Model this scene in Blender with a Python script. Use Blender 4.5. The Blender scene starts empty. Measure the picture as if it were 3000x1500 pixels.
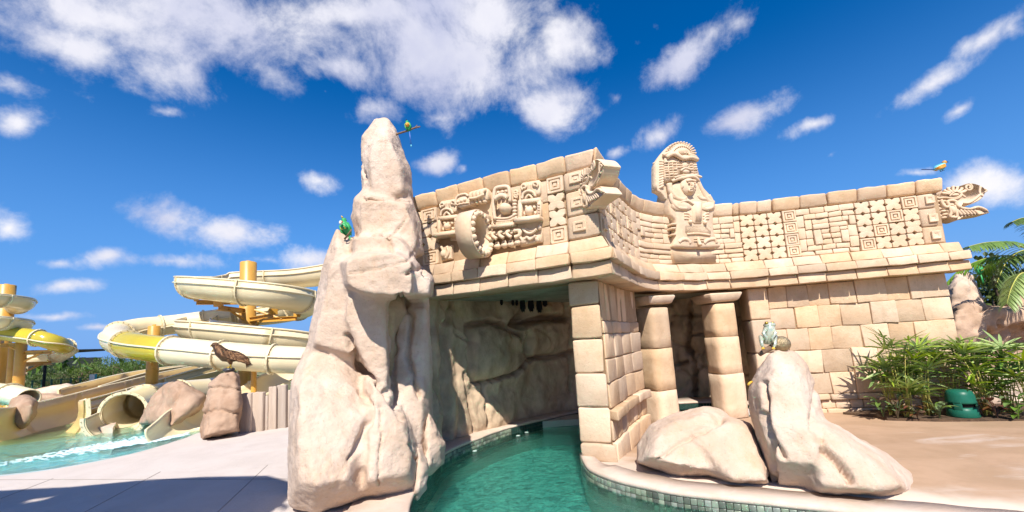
import bpy, bmesh, random
from math import *
from mathutils import Vector, Matrix, noise
from mathutils.bvhtree import BVHTree
random.seed(7)
V = Vector
scene = bpy.context.scene
# ---------------------------------------------------------------- camera
H = 1.6
FPX, CX, CY = 1210.0, 1500.0, 850.0
PITCH, ROLL = radians(7.05), radians(3.6)
FW = V((0, cos(PITCH), sin(PITCH)))
R0 = V((1, 0, 0)); U0 = R0.cross(FW)
RT = R0 * cos(ROLL) - U0 * sin(ROLL)
UP = U0 * cos(ROLL) + R0 * sin(ROLL)
cd = bpy.data.cameras.new('camera'); cam = bpy.data.objects.new('camera', cd)
scene.collection.objects.link(cam); scene.camera = cam
cam.matrix_world = Matrix(((RT.x, UP.x, -FW.x, 0), (RT.y, UP.y, -FW.y, 0), (RT.z, UP.z, -FW.z, H), (0, 0, 0, 1)))
cd.sensor_width = 36; cd.lens = 36 * FPX / 3000; cd.shift_y = (CY - 750) / 3000
cd.clip_start = .05; cd.clip_end = 3000

def ray(x, y): return FW + RT * ((x - CX) / FPX) - UP * ((y - CY) / FPX)
def P(x, y, Y=None, z=None):
    d = ray(x, y); t = Y / d.y if Y is not None else (z - H) / d.z
    return V((0, 0, H)) + d * t
def proj(p):
    v = p - V((0, 0, H)); d = max(v.dot(FW), .01)
    return CX + FPX * v.dot(RT) / d, CY - FPX * v.dot(UP) / d

# ---------------------------------------------------------------- world
SUN_EL, SUN_AZ = radians(48), radians(3)      # sun behind the camera, a little to its left
w = bpy.data.worlds.new("World"); scene.world = w; w.use_nodes = True
NT = w.node_tree; NT.nodes.clear(); L = NT.links.new
def N(nt, t, **k):
    n = nt.nodes.new(t)
    for a, b in k.items():
        if a.startswith('i_'):
            key = a[2:]; n.inputs[int(key) if key.isdigit() else key.replace('_', ' ')].default_value = b
        else: setattr(n, a, b)
    return n
out = N(NT, 'ShaderNodeOutputWorld'); bg = N(NT, 'ShaderNodeBackground', i_Strength=0.085)
sky = N(NT, 'ShaderNodeTexSky', sky_type='NISHITA', sun_disc=False, sun_elevation=SUN_EL, sun_rotation=pi, altitude=0, air_density=1.0, dust_density=.35, ozone_density=4.0)
hs = N(NT, 'ShaderNodeHueSaturation', i_Hue=.508, i_Saturation=1.66, i_Value=1.06); L(sky.outputs[0], hs.inputs['Color'])
geo = N(NT, 'ShaderNodeTexCoord')
DIR = geo.outputs['Generated']
nz = N(NT, 'ShaderNodeTexNoise', i_Scale=5.0, i_Detail=5.0, i_Roughness=.6); L(DIR, nz.inputs['Vector'])
sub = N(NT, 'ShaderNodeVectorMath', operation='SUBTRACT'); L(nz.outputs['Color'], sub.inputs[0]); sub.inputs[1].default_value = (.5, .5, .5)
mad = N(NT, 'ShaderNodeVectorMath', operation='MULTIPLY_ADD'); L(sub.outputs[0], mad.inputs[0]); mad.inputs[1].default_value = (.07, .07, .06); L(DIR, mad.inputs[2])
WD = mad.outputs[0]
CL = [(620,70,420,105,8,1.25),(1090,130,260,125,10,1.3),(300,40,300,60,5,1.05),(200,110,240,50,14,1.0),(420,170,200,70,20,1.0),(700,180,160,60,15,1.0),(1210,60,170,90,0,1.15),(900,30,500,60,0,1.2),
 (850,170,160,60,10,1.15),(1420,105,95,72,10,1.15),(1400,280,115,68,5,1.25),(1740,130,180,52,-38,1.1),(1640,70,100,45,-20,.75),(1850,60,80,45,-40,.8),(1660,335,75,42,-20,1.1),(1860,300,135,42,-25,1.15),
 (2050,310,110,22,-15,.95),(2330,225,180,36,-33,1.1),(2480,100,150,34,-38,.95),(2420,275,80,24,-32,.85),(2540,70,60,60,-50,.7),(2490,465,120,52,-5,1.25),(2330,440,100,20,0,.75),(430,555,100,60,5,1.35),(580,588,115,46,5,1.3),
 (265,648,85,34,-5,1.1),(430,660,180,30,0,1.1),(150,660,75,24,0,.85),(180,725,100,26,-3,1.1),(30,570,75,52,5,1.15),(45,305,75,42,-5,1.05),(30,225,90,60,0,.7),(800,465,62,36,0,1.2),
 (1090,405,72,30,-15,1.0),(1165,420,32,24,-20,.7),(770,655,85,38,0,1.3),(430,270,95,30,5,.8),(960,280,130,60,0,.85),(160,805,105,16,-3,.85),(260,828,70,12,-3,.85),(1550,390,50,30,-30,.75),(1100,300,120,50,0,.75),
 (830,235,30,22,0,.8),(660,655,100,22,0,.8),(2100,380,60,25,-30,.6),(1560,250,60,60,0,.6),(600,-300,500,160,0,1.1),(-400,200,300,120,10,1.1),(2900,300,200,60,-30,1.1),(1800,-350,400,120,-10,1.0)]
prev = None; S = 3000 / 2576
def blob(c, e1, e2, a, b, st):
    global prev
    m3 = Matrix((e1, e2, c)).transposed()
    mp = N(NT, 'ShaderNodeMapping', vector_type='TEXTURE')
    mp.inputs['Location'].default_value = c; mp.inputs['Rotation'].default_value = m3.to_euler('XYZ'); mp.inputs['Scale'].default_value = (a, b, .5)
    L(WD, mp.inputs['Vector'])
    ln = N(NT, 'ShaderNodeVectorMath', operation='LENGTH'); L(mp.outputs[0], ln.inputs[0])
    mm = N(NT, 'ShaderNodeMath', operation='MULTIPLY_ADD'); L(ln.outputs['Value'], mm.inputs[0]); mm.inputs[1].default_value = -.8; mm.inputs[2].default_value = st
    if prev is None: prev = mm.outputs[0]
    else:
        mx = N(NT, 'ShaderNodeMath', operation='SMOOTH_MAX'); mx.inputs[2].default_value = .15
        L(prev, mx.inputs[0]); L(mm.outputs[0], mx.inputs[1]); prev = mx.outputs[0]
for cx, cy, a, b, rot, st in CL:
    x, y = cx * S, cy * S; d = ray(x, y); c = d.normalized()
    ca, sa = cos(radians(rot)), sin(radians(rot))
    d1 = (ray(x + a * S * ca, y + a * S * sa).normalized() - c); d2 = (ray(x - b * S * sa, y + b * S * ca).normalized() - c)
    e1 = (d1 - c * d1.dot(c)); A_ = e1.length; e1 = e1.normalized(); e2 = c.cross(e1); blob(c, e1, e2, A_ * (1.12 if cy < 200 else .98), abs(d2.dot(e2)) * (1.2 if cy < 200 else 1.0), st)
for i in range(9):                       # the same kind of clouds behind and beside the camera
    az = radians(112 + i * 17); el = radians(random.uniform(14, 60)); c = V((sin(az) * cos(el), cos(az) * cos(el), sin(el)))
    e1 = c.cross(V((0, 0, 1))).normalized(); blob(c, e1, c.cross(e1), random.uniform(.15, .35), random.uniform(.06, .14), 1.15)
n2 = N(NT, 'ShaderNodeTexNoise', i_Scale=6.0, i_Detail=10.0, i_Roughness=.66, i_Distortion=.2); L(DIR, n2.inputs['Vector'])
a1 = N(NT, 'ShaderNodeMath', operation='MULTIPLY_ADD'); L(n2.outputs['Fac'], a1.inputs[0]); a1.inputs[1].default_value = 2.6; L(prev, a1.inputs[2])
cov = N(NT, 'ShaderNodeMapRange', interpolation_type='SMOOTHSTEP', i_From_Min=1.62, i_From_Max=2.55); L(a1.outputs[0], cov.inputs['Value'])
n3 = N(NT, 'ShaderNodeTexNoise', i_Scale=4.0, i_Detail=6.0); L(WD, n3.inputs['Vector'])
shd = N(NT, 'ShaderNodeMapRange', i_From_Min=.38, i_From_Max=.66); L(n3.outputs['Fac'], shd.inputs['Value'])
cc = N(NT, 'ShaderNodeMix', data_type='RGBA'); L(shd.outputs[0], cc.inputs['Factor']); cc.inputs['A'].default_value = (7.4, 7.3, 7.6, 1); cc.inputs['B'].default_value = (4.5, 4.7, 6.1, 1)
# low sky: the blue stays clean down to the horizon
sep = N(NT, 'ShaderNodeSeparateXYZ'); L(DIR, sep.inputs[0])
hz_ = N(NT, 'ShaderNodeMapRange', interpolation_type='SMOOTHSTEP', i_From_Min=-.05, i_From_Max=.58, i_To_Min=1.0, i_To_Max=0.0); L(sep.outputs['Z'], hz_.inputs['Value'])
lowm = N(NT, 'ShaderNodeMix', data_type='RGBA'); L(hz_.outputs[0], lowm.inputs['Factor']); L(hs.outputs[0], lowm.inputs['A']); lowm.inputs['B'].default_value = (1.35, 2.95, 6.4, 1)
mixs = N(NT, 'ShaderNodeMix', data_type='RGBA'); L(cov.outputs[0], mixs.inputs['Factor']); L(lowm.outputs['Result'], mixs.inputs['A']); L(cc.outputs['Result'], mixs.inputs['B'])
L(mixs.outputs['Result'], bg.inputs['Color']); L(bg.outputs[0], out.inputs[0])
sd = bpy.data.lights.new('sun', 'SUN'); sd.energy = 4.6; sd.angle = radians(.6); sd.color = (1, .935, .845)
so = bpy.data.objects.new('sun', sd); scene.collection.objects.link(so)
sdir = V((-sin(SUN_AZ) * cos(SUN_EL), -cos(SUN_AZ) * cos(SUN_EL), sin(SUN_EL)))
so.rotation_euler = sdir.to_track_quat('Z', 'Y').to_euler(); so.location = sdir * 50
scene.view_settings.view_transform = 'Standard'; scene.view_settings.look = 'None'
scene.view_settings.exposure = .7; scene.view_settings.gamma = 1; scene.view_settings.use_curve_mapping = False
scene.render.engine = 'CYCLES'; scene.cycles.max_bounces = 8; scene.cycles.diffuse_bounces = 4; scene.cycles.transparent_max_bounces = 12

# ---------------------------------------------------------------- materials
MATS = {}
def mat(name, col, col2=None, scale=3., rough=.85, bump=.3, bscale=40., rand=.0, spec=.25, metal=0., grime=0., grimecol=(.2, .15, .1), stretch=(1, 1, 1), extra=None):
    """procedural surface: two colours mixed by noise, per object variation, fine bump, optional blotches"""
    m = bpy.data.materials.new(name); m.use_nodes = True; nt = m.node_tree; l = nt.links.new
    b = nt.nodes['Principled BSDF']; b.inputs['Roughness'].default_value = rough; b.inputs['Metallic'].default_value = metal
    b.inputs['Specular IOR Level'].default_value = spec
    tc = N(nt, 'ShaderNodeNewGeometry'); mp = N(nt, 'ShaderNodeMapping'); mp.inputs['Scale'].default_value = stretch; l(tc.outputs['Position'], mp.inputs['Vector'])
    n1 = N(nt, 'ShaderNodeTexNoise', i_Scale=scale, i_Detail=8., i_Roughness=.62, i_Distortion=.4); l(mp.outputs[0], n1.inputs['Vector'])
    r = N(nt, 'ShaderNodeMapRange', interpolation_type='SMOOTHSTEP', i_From_Min=.35, i_From_Max=.68); l(n1.outputs['Fac'], r.inputs['Value'])
    mx = N(nt, 'ShaderNodeMix', data_type='RGBA'); l(r.outputs[0], mx.inputs['Factor'])
    c2 = col2 or tuple(x * .85 for x in col); mx.inputs['A'].default_value = (*col, 1); mx.inputs['B'].default_value = (*c2, 1)
    cur = mx.outputs['Result']
    if grime > 0:
        n5 = N(nt, 'ShaderNodeTexNoise', i_Scale=scale * .45, i_Detail=10., i_Roughness=.72); l(mp.outputs[0], n5.inputs['Vector'])
        r5 = N(nt, 'ShaderNodeMapRange', interpolation_type='SMOOTHSTEP', i_From_Min=.5, i_From_Max=.72, i_To_Max=grime); l(n5.outputs['Fac'], r5.inputs['Value'])
        m5 = N(nt, 'ShaderNodeMix', data_type='RGBA'); l(r5.outputs[0], m5.inputs['Factor']); l(cur, m5.inputs['A']); m5.inputs['B'].default_value = (*grimecol, 1); cur = m5.outputs['Result']
    if rand > 0:
        oi = N(nt, 'ShaderNodeObjectInfo'); mr = N(nt, 'ShaderNodeMapRange', i_To_Min=1 - rand, i_To_Max=1 + rand * .6); l(oi.outputs['Random'], mr.inputs['Value'])
        m2_ = N(nt, 'ShaderNodeMath', operation='MULTIPLY', i_1=7.31); l(oi.outputs['Random'], m2_.inputs[0]); fr = N(nt, 'ShaderNodeMath', operation='FRACT'); l(m2_.outputs[0], fr.inputs[0])
        hr = N(nt, 'ShaderNodeMapRange', i_To_Min=1 - rand * .9, i_To_Max=1 + rand * .35); l(fr.outputs[0], hr.inputs['Value'])
        h = N(nt, 'ShaderNodeHueSaturation'); l(cur, h.inputs['Color']); l(mr.outputs[0], h.inputs['Value']); l(hr.outputs[0], h.inputs['Saturation']); cur = h.outputs['Color']
    if extra: cur = extra(nt, cur, b, mp)
    l(cur, b.inputs['Base Color'])
    if bump > 0:
        n2 = N(nt, 'ShaderNodeTexNoise', i_Scale=bscale, i_Detail=6., i_Roughness=.7); l(mp.outputs[0], n2.inputs['Vector'])
        n4 = N(nt, 'ShaderNodeTexNoise', i_Scale=bscale * .18, i_Detail=8., i_Roughness=.65); l(mp.outputs[0], n4.inputs['Vector'])
        ad = N(nt, 'ShaderNodeMath', operation='MULTIPLY_ADD', i_1=.35); l(n2.outputs['Fac'], ad.inputs[0]); l(n4.outputs['Fac'], ad.inputs[2])
        bp = N(nt, 'ShaderNodeBump', i_Strength=bump, i_Distance=.04); l(ad.outputs[0], bp.inputs['Height']); l(bp.outputs[0], b.inputs['Normal'])
    MATS[name] = m; return m
def streaks(nt, cur, mp, col, amt):
    l = nt.links.new; m_ = N(nt, 'ShaderNodeMapping'); m_.inputs['Scale'].default_value = (1, 1, .16); l(mp.outputs[0], m_.inputs['Vector'])
    n = N(nt, 'ShaderNodeTexNoise', i_Scale=4.5, i_Detail=8., i_Roughness=.65); l(m_.outputs[0], n.inputs['Vector'])
    r = N(nt, 'ShaderNodeMapRange', interpolation_type='SMOOTHSTEP', i_From_Min=.52, i_From_Max=.75, i_To_Max=amt); l(n.outputs['Fac'], r.inputs['Value'])
    mx = N(nt, 'ShaderNodeMix', data_type='RGBA'); l(r.outputs[0], mx.inputs['Factor']); l(cur, mx.inputs['A']); mx.inputs['B'].default_value = (*col, 1)
    v = N(nt, 'ShaderNodeTexNoise', i_Scale=38., i_Detail=3., i_Roughness=.6); l(mp.outputs[0], v.inputs['Vector'])
    r2 = N(nt, 'ShaderNodeMapRange', interpolation_type='SMOOTHSTEP', i_From_Min=.60, i_From_Max=.72, i_To_Max=.4); l(v.outputs['Fac'], r2.inputs['Value'])
    m2 = N(nt, 'ShaderNodeMix', data_type='RGBA'); l(r2.outputs[0], m2.inputs['Factor']); l(mx.outputs['Result'], m2.inputs['A']); m2.inputs['B'].default_value = tuple(x * .62 for x in col) + (1,)
    return m2.outputs['Result']
STONE = mat('sandstone', (.655, .478, .315), (.58, .40, .245), 2.6, .9, .35, 45, rand=.2, grime=.5, grimecol=(.43, .28, .155), extra=lambda nt, c, b, mp: streaks(nt, c, mp, (.40, .29, .19), .45))
STONE_L = mat('pale_carved_stone', (.685, .525, .37), (.615, .45, .295), 3., .9, .3, 50, rand=.08, grime=.2, grimecol=(.42, .27, .14))
JOINT = mat('mortar_core', (.40, .28, .17), (.32, .21, .12), 5, .95, .3)
ROCK = mat('pink_limestone', (.60, .48, .39), (.51, .38, .285), 1.5, .92, .8, 24, grime=.55, grimecol=(.46, .30, .18), extra=lambda nt, c, b, mp: streaks(nt, c, mp, (.50, .33, .20), .55))
ROCK_B = mat('brown_boulder', (.42, .29, .205), (.32, .205, .135), 2.2, .92, .55, 26, grime=.4, grimecol=(.22, .15, .10))
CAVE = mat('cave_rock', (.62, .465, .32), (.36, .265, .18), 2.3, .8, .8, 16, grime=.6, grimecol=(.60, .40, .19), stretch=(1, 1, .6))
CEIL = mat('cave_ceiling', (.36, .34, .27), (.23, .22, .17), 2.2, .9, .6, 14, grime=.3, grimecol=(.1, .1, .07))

# ---------------------------------------------------------------- object helpers
COL = scene.collection
def tag(o, label=None, cat=None, group=None, kind=None):
    if label: o['label'] = label
    if cat: o['category'] = cat
    if group: o['group'] = group
    if kind: o['kind'] = kind
    return o
def link(name, me, m, parent=None, smooth=True):
    o = bpy.data.objects.new(name, me); COL.objects.link(o)
    if m is not None and not me.materials: me.materials.append(m)
    if smooth: me.polygons.foreach_set('use_smooth', [True] * len(me.polygons))
    if parent is not None: o.parent = parent; o.matrix_parent_inverse = Matrix.Translation(-parent.location) if parent.type == 'EMPTY' and parent.parent is None else Matrix()
    return o
def mesh(name, vs, fs): me = bpy.data.meshes.new(name); me.from_pydata([tuple(v) for v in vs], [], fs); me.update(); return me
def empty(name, loc, label, cat, group=None):
    o = bpy.data.objects.new(name, None); COL.objects.link(o); o.location = loc; o.empty_display_size = .2
    return tag(o, label, cat, group)
class MB:
    """collects shapes, then links them as one mesh object"""
    def __init__(s): s.v = []; s.f = []
    def add(s, vs, fs): n = len(s.v); s.v += [V(v) for v in vs]; s.f += [tuple(i + n for i in f) for f in fs]; return s
    def box(s, c, sz, rot=0., M=None, b=0):
        hx, hy, hz = sz[0] / 2, sz[1] / 2, sz[2] / 2; R = M or Matrix.Rotation(rot, 3, 'Z'); c = V(c)
        if b <= 0:
            s.add([c + R @ V((x * hx, y * hy, z * hz)) for x in (-1, 1) for y in (-1, 1) for z in (-1, 1)], [(0, 1, 3, 2), (4, 6, 7, 5), (0, 4, 5, 1), (2, 3, 7, 6), (0, 2, 6, 4), (1, 5, 7, 3)])
        else:
            vs, fs = shell(-hx, hx, -hy, hy, -hz, hz, b); s.add([c + R @ v for v in vs], fs)
        return s
    def lathe(s, prof, c=(0, 0, 0), n=20, M=None, caps=True):
        c = V(c); R = M or Matrix.Identity(3); m = len(prof)
        vs = [c + R @ V((r * cos(2 * pi * k / n), r * sin(2 * pi * k / n), z)) for r, z in prof for k in range(n)]
        fs = [(i * n + k, i * n + (k + 1) % n, (i + 1) * n + (k + 1) % n, (i + 1) * n + k) for i in range(m - 1) for k in range(n)]
        if caps: fs += [tuple(range(n))[::-1], tuple((m - 1) * n + k for k in range(n))]
        return s.add(vs, fs)
    def ball(s, c, r, n=12, M=None):
        rr = r if hasattr(r, '__len__') else (r, r, r); pr = [(sin(pi * i / (n // 2 + 1)), -cos(pi * i / (n // 2 + 1))) for i in range(1, n // 2 + 1)]
        D = Matrix.Diagonal(V(rr)); return s.lathe(pr, c, n, (M or Matrix.Identity(3)) @ D)
    def tube(s, pts, r, n=8, caps=True, flat=1.):
        pts = [V(p) for p in pts]; rs = r if hasattr(r, '__len__') else [r] * len(pts); vs = []; m = len(pts); up = None
        for i, p in enumerate(pts):
            t = (pts[min(i + 1, m - 1)] - pts[max(i - 1, 0)]).normalized()
            if up is None: up = V((0, 0, 1)) if abs(t.z) < .9 else V((0, 1, 0))
            a = t.cross(up).normalized(); up = a.cross(t).normalized()
            vs += [p + (a * cos(2 * pi * k / n) + up * sin(2 * pi * k / n) * flat) * rs[i] for k in range(n)]
        fs = [(i * n + k, i * n + (k + 1) % n, (i + 1) * n + (k + 1) % n, (i + 1) * n + k) for i in range(m - 1) for k in range(n)]
        if caps: fs += [tuple(range(n))[::-1], tuple((m - 1) * n + k for k in range(n))]
        return s.add(vs, fs)
    def build(s, name, m, parent=None, smooth=True): return link(name, mesh(name, s.v, s.f), m, parent, smooth)
def shell(x0, x1, y0, y1, z0, z1, b, nx=1):
    """rounded box: grid shell with pulled-in edges; nx extra cuts along x"""
    b = min(b, (x1 - x0) * .3, (y1 - y0) * .3, (z1 - z0) * .3)
    X = [x0, x0 + b] + [x0 + b + (x1 - x0 - 2 * b) * k / nx for k in range(1, nx)] + [x1 - b, x1]; Y = [y0, y0 + b, y1 - b, y1]; Z = [z0, z0 + b, z1 - b, z1]
    idx = {}; vs = []
    def g(i, j, k):
        if (i, j, k) not in idx:
            v = [X[i], Y[j], Z[k]]; e = [i in (0, len(X) - 1), j in (0, 3), k in (0, 3)]
            if sum(e) >= 2:
                q = .29 * b if sum(e) == 2 else .42 * b
                for a, (ii, nn) in enumerate(((i, len(X) - 1), (j, 3), (k, 3))):
                    if e[a]: v[a] += q if ii == 0 else -q
            idx[(i, j, k)] = len(vs); vs.append(V(v))
        return idx[(i, j, k)]
    fs = []; n = len(X) - 1
    for i in range(n):
        for j in range(3): fs += [(g(i, j, 0), g(i, j + 1, 0), g(i + 1, j + 1, 0), g(i + 1, j, 0)), (g(i, j, 3), g(i + 1, j, 3), g(i + 1, j + 1, 3), g(i, j + 1, 3))]
        for k in range(3): fs += [(g(i, 0, k), g(i + 1, 0, k), g(i + 1, 0, k + 1), g(i, 0, k + 1)), (g(i, 3, k), g(i, 3, k + 1), g(i + 1, 3, k + 1), g(i + 1, 3, k))]
    for j in range(3):
        for k in range(3): fs += [(g(0, j, k), g(0, j, k + 1), g(0, j + 1, k + 1), g(0, j + 1, k)), (g(n, j, k), g(n, j + 1, k), g(n, j + 1, k + 1), g(n, j, k + 1))]
    return vs, fs
def catmull(pts, n=12):
    pts = [V(p) for p in pts]; o = []
    for i in range(len(pts) - 1):
        a, b, c, d = pts[max(i - 1, 0)], pts[i], pts[i + 1], pts[min(i + 2, len(pts) - 1)]
        for k in range(n):
            t = k / n; o.append(.5 * ((2 * b) + (c - a) * t + (2 * a - 5 * b + 4 * c - d) * t * t + (3 * b - a - 3 * c + d) * t ** 3))
    return o + [pts[-1]]
def fbm(p, s, o=4): return noise.fractal(p * s, 1., 2., o, noise_basis='PERLIN_ORIGINAL')
def seg_dist(x, y, a, b):
    dx, dy = b[0] - a[0], b[1] - a[1]; t = max(0, min(1, ((x - a[0]) * dx + (y - a[1]) * dy) / (dx * dx + dy * dy + 1e-9)))
    return hypot(x - a[0] - t * dx, y - a[1] - t * dy)
def crack_depth(x, y, cracks):
    """cracks: (polyline, width px, depth m)"""
    t = 0
    for pl, wd, dp in cracks:
        d = min(seg_dist(x, y, pl[i], pl[i + 1]) for i in range(len(pl) - 1))
        if d < wd: t = max(t, dp * (1 - d / wd) ** 1.3)
    return t
def rock(name, pieces, voxel, m, smooth=3, amps=((1.1, .07), (3.5, .035), (11, .014)), cracks=(), parent=None, ridged=0., facet=.008, grow=1.025):
    """union of convex chunks, fused by voxels, worn smooth, then chiselled. piece = (outline px, Y, thickness, taper) or list of world points"""
    bm = bmesh.new()
    for pc in pieces:
        if isinstance(pc, tuple):
            ol, Y, th, tp = pc; n = len(ol); cx = sum(p[0] for p in ol) / n; cy = sum(p[1] for p in ol) / n; pts = []
            for q in ol:
                x, y = q[0], q[1]; yy = q[2] if len(q) > 2 else Y
                x = cx + (x - cx) * grow; y = cy + (y - cy) * grow; pts.append(P(x, y, Y=yy)); pts.append(P(cx + (x - cx) * tp, cy + (y - cy) * tp, Y=yy - th * .4)); pts.append(P(cx + (x - cx) * .96, cy + (y - cy) * .96, Y=yy + th * .7))
        else: pts = [V(p) for p in pc]
        vs = [bm.verts.new(p) for p in pts]; r = bmesh.ops.convex_hull(bm, input=vs)
        bmesh.ops.delete(bm, geom=list({g for g in r['geom_interior'] + r['geom_unused'] if isinstance(g, bmesh.types.BMVert) and g.is_valid}), context='VERTS')
    me = bpy.data.meshes.new(name); bm.to_mesh(me); bm.free()
    o = bpy.data.objects.new('t', me); COL.objects.link(o); md = o.modifiers.new('r', 'REMESH'); md.mode = 'VOXEL'; md.voxel_size = voxel * 1.5
    dm = o.modifiers.new('d', 'DECIMATE'); dm.ratio = .045 if voxel < .03 else .07; r3_ = o.modifiers.new('q', 'REMESH'); r3_.mode = 'VOXEL'; r3_.voxel_size = voxel
    dg = bpy.context.evaluated_depsgraph_get(); m2 = bpy.data.meshes.new_from_object(o.evaluated_get(dg)); bpy.data.objects.remove(o)
    bm = bmesh.new(); bm.from_mesh(m2)
    for _ in range(smooth): bmesh.ops.smooth_vert(bm, verts=bm.verts, factor=.5, use_axis_x=True, use_axis_y=True, use_axis_z=True)
    bm.normal_update(); off = V((random.random() * 9, 3, 5)); mv = []
    for v in bm.verts:
        p = v.co; d = 0
        for s_, a in amps: d += a * fbm(p + off, s_, 3)
        vd = noise.voronoi(p * 1.15 + off, distance_metric='DISTANCE', exponent=2)[0]; e_ = vd[1] - vd[0]
        if facet and e_ < .02: d -= facet * (1 - e_ / .02)
        if ridged: d -= ridged * max(0, 1 - abs(noise.noise(V((p.x, p.y, p.z * .5)) * 1.7 + off)) * 7)
        if cracks and v.normal.y < .35:
            x, y = proj(p); d -= 1.5 * crack_depth(x + 7 * noise.noise(p * 9), y + 7 * noise.noise(p * 9 + V((4, 4, 4))), cracks)
        mv.append(p + v.normal * d)
    for v, q in zip(bm.verts, mv): v.co = q
    me = bpy.data.meshes.new(name); bm.to_mesh(me); bm.free(); return link(name, me, m, parent)
# ---------------------------------------------------------------- temple plan: path A (front left wing), path B (right side of the wing, sweeping into the long wall)
class Path:
    def __init__(s, pts):
        s.p = [V((*q, 0)) if len(q) == 2 else V(q) for q in pts]; s.c = [0]
        for a, b in zip(s.p, s.p[1:]): s.c.append(s.c[-1] + (b - a).length)
        s.L = s.c[-1]
        s.t = [(s.p[min(i + 1, len(s.p) - 1)] - s.p[max(i - 1, 0)]).normalized() for i in range(len(s.p))]
        s.m0 = s.m1 = 0
    def W(s, q, z, o):
        if s.m1: q = q + o * max(0, min(1, (q - (s.L - .35)) / .35))
        if s.m0: q = q - o * max(0, min(1, (.35 - q) / .35))
        i = 0
        while i < len(s.c) - 2 and s.c[i + 1] < q: i += 1
        f = (q - s.c[i]) / (s.c[i + 1] - s.c[i]); p = s.p[i].lerp(s.p[i + 1], f); ff = max(0, min(1, f)); t = s.t[i].lerp(s.t[i + 1], ff).normalized()
        return V((p.x + t.y * o, p.y - t.x * o, z))
    def s(s_, px, z, o):
        a, b = -.5, s_.L + .8
        for _ in range(34):
            m = (a + b) / 2
            if proj(s_.W(m, z, o))[0] < px: a = m
            else: b = m
        return a
KC = V((1.157, 5.52))
A = Path([tuple(KC - V((.892, -.453)) * 4.2), tuple(KC)]); A.m1 = 1
B = Path([tuple(q) for q in [V((*KC, 0)), V((*KC, 0)).lerp(V((1.78, 6.75, 0)), .5)] + catmull([(1.78, 6.75, 0), (2.55, 7.82, 0), (3.85, 8.38, 0), (5.04, 8.36, 0), (6.51, 8.06, 0), (8.2, 7.63, 0)], 10)]); B.m0 = 1
CEND = B.s(2805, 2.3, 0)
GL = -.12                                    # ground at the foot of the long wall
temple = empty('temple', (3.5, 8.2, 0), 'sandstone temple wing with carved frieze, columns and stepped cornice over the river', 'building')
jit = lambda a: random.uniform(-a, a)
def blk(path, name, s0, s1, z0, z1, o0, of, b=.012, m=None, parent=None, ot=None, wob=.006, gap=.004, seg=.3):
    """one stone in wall coordinates: along, up, out (of = front offset at the bottom, ot = at the top)"""
    ot = of if ot is None else ot
    nx = max(2, int((s1 - s0) / seg) + 1); vs, fs = shell(s0 + gap, s1 - gap, 0, 1, z0 + gap, z1 - gap, b, nx)
    bb = b; r = []; sd_ = V((random.random() * 50, 0, 0)); tl = jit(.006); tz = jit(.008)
    D = max(of, ot) - o0
    vs, fs = shell(s0 + gap, s1 - gap, 0, D, z0 + gap, z1 - gap, b, nx)
    for v in vs:
        f = (v.z - z0) / (z1 - z0); front = of + (ot - of) * f; o = front - (D - v.y)
        if v.y < D * .3: o = o0
        n_ = noise.noise_vector(v * 6 + sd_) * wob * 1.6
        ss = v.x + n_.x + tl * (f - .5); zz = v.z + n_.z + tz * ((v.x - s0) / (s1 - s0) - .5)
        r.append(path.W(ss, zz, o + n_.y * 1.2 + (jit(.002) if v.y > D * .6 else 0)))
    if random.random() < .35 and len(r) > 20:       # a chipped corner
        c_ = r[random.randrange(len(r))].copy(); o_ = path.W((s0 + s1) / 2, (z0 + z1) / 2, of - .1)
        for v in r:
            d_ = (v - c_).length
            if d_ < .07: v += (o_ - v).normalized() * .022 * (1 - d_ / .07)
    return link(name, mesh(name, r, fs), m or STONE, parent or temple)
def core(path, s0, s1, z0, z1, o0, o1, m=JOINT, name='wall_core', step=.15):
    n = max(2, int((s1 - s0) / step)); vs = []; fs = []
    for i in range(n + 1):
        q = s0 + (s1 - s0) * i / n; vs += [path.W(q, z0, o1), path.W(q, z1, o1), path.W(q, z1, o0), path.W(q, z0, o0)]
    for i in range(n):
        for k in range(4): fs.append((i * 4 + k, i * 4 + (k + 1) % 4, i * 4 + 4 + (k + 1) % 4, i * 4 + 4 + k))
    fs += [(0, 1, 2, 3), tuple(n * 4 + k for k in (3, 2, 1, 0))]
    return link(name, mesh(name, vs, fs), m, temple, smooth=False)
ZC = (2.36, 2.55, 2.71, 2.90); ZF0, ZF1, ZT = 2.90, 3.88, 4.13
def course(path, joints, z0, z1, of, ot, o0, name, j=.015, b=.02):
    for a, b_ in zip(joints, joints[1:]): blk(path, name, a + jit(j) * 0, b_, z0, z1, o0, of + jit(.008), .013, ot=ot + jit(.008), wob=.009)
jA = [A.s(x, 2.6, .3) for x in (1195, 1266, 1324, 1401, 1485, 1571, 1671)] + [A.L]
jB = [0] + [B.s(x, 2.6, .3) for x in (1797, 1819, 1844, 1870, 1932, 2002, 2071, 2139, 2252, 2336, 2420, 2508, 2599, 2688, 2779)] + [B.s(2845, 2.6, .3)]
for pth, jj in ((A, jA), (B, jB)):
    course(pth, jj, ZC[0], ZC[1], .29, .26, -.2, 'cornice_stone')
    course(pth, jj, ZC[1], ZC[2], .34, .32, -.2, 'cornice_stone')
    course(pth, [max(0, q - .02) if 0 < i < len(jj) - 1 else q - (.06 if i and pth is B else 0) for i, q in enumerate(jj)], ZC[2], ZC[3], .27, .19, -.2, 'cornice_stone')
cA = [A.s(x, 4., .2) for x in (1180, 1213, 1272, 1337, 1411, 1488, 1566, 1653)] + [A.L]
cB1 = [0] + [B.s(x, 4., .2) for x in (1800, 1820, 1842, 1857, 1891, 1953)]
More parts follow.
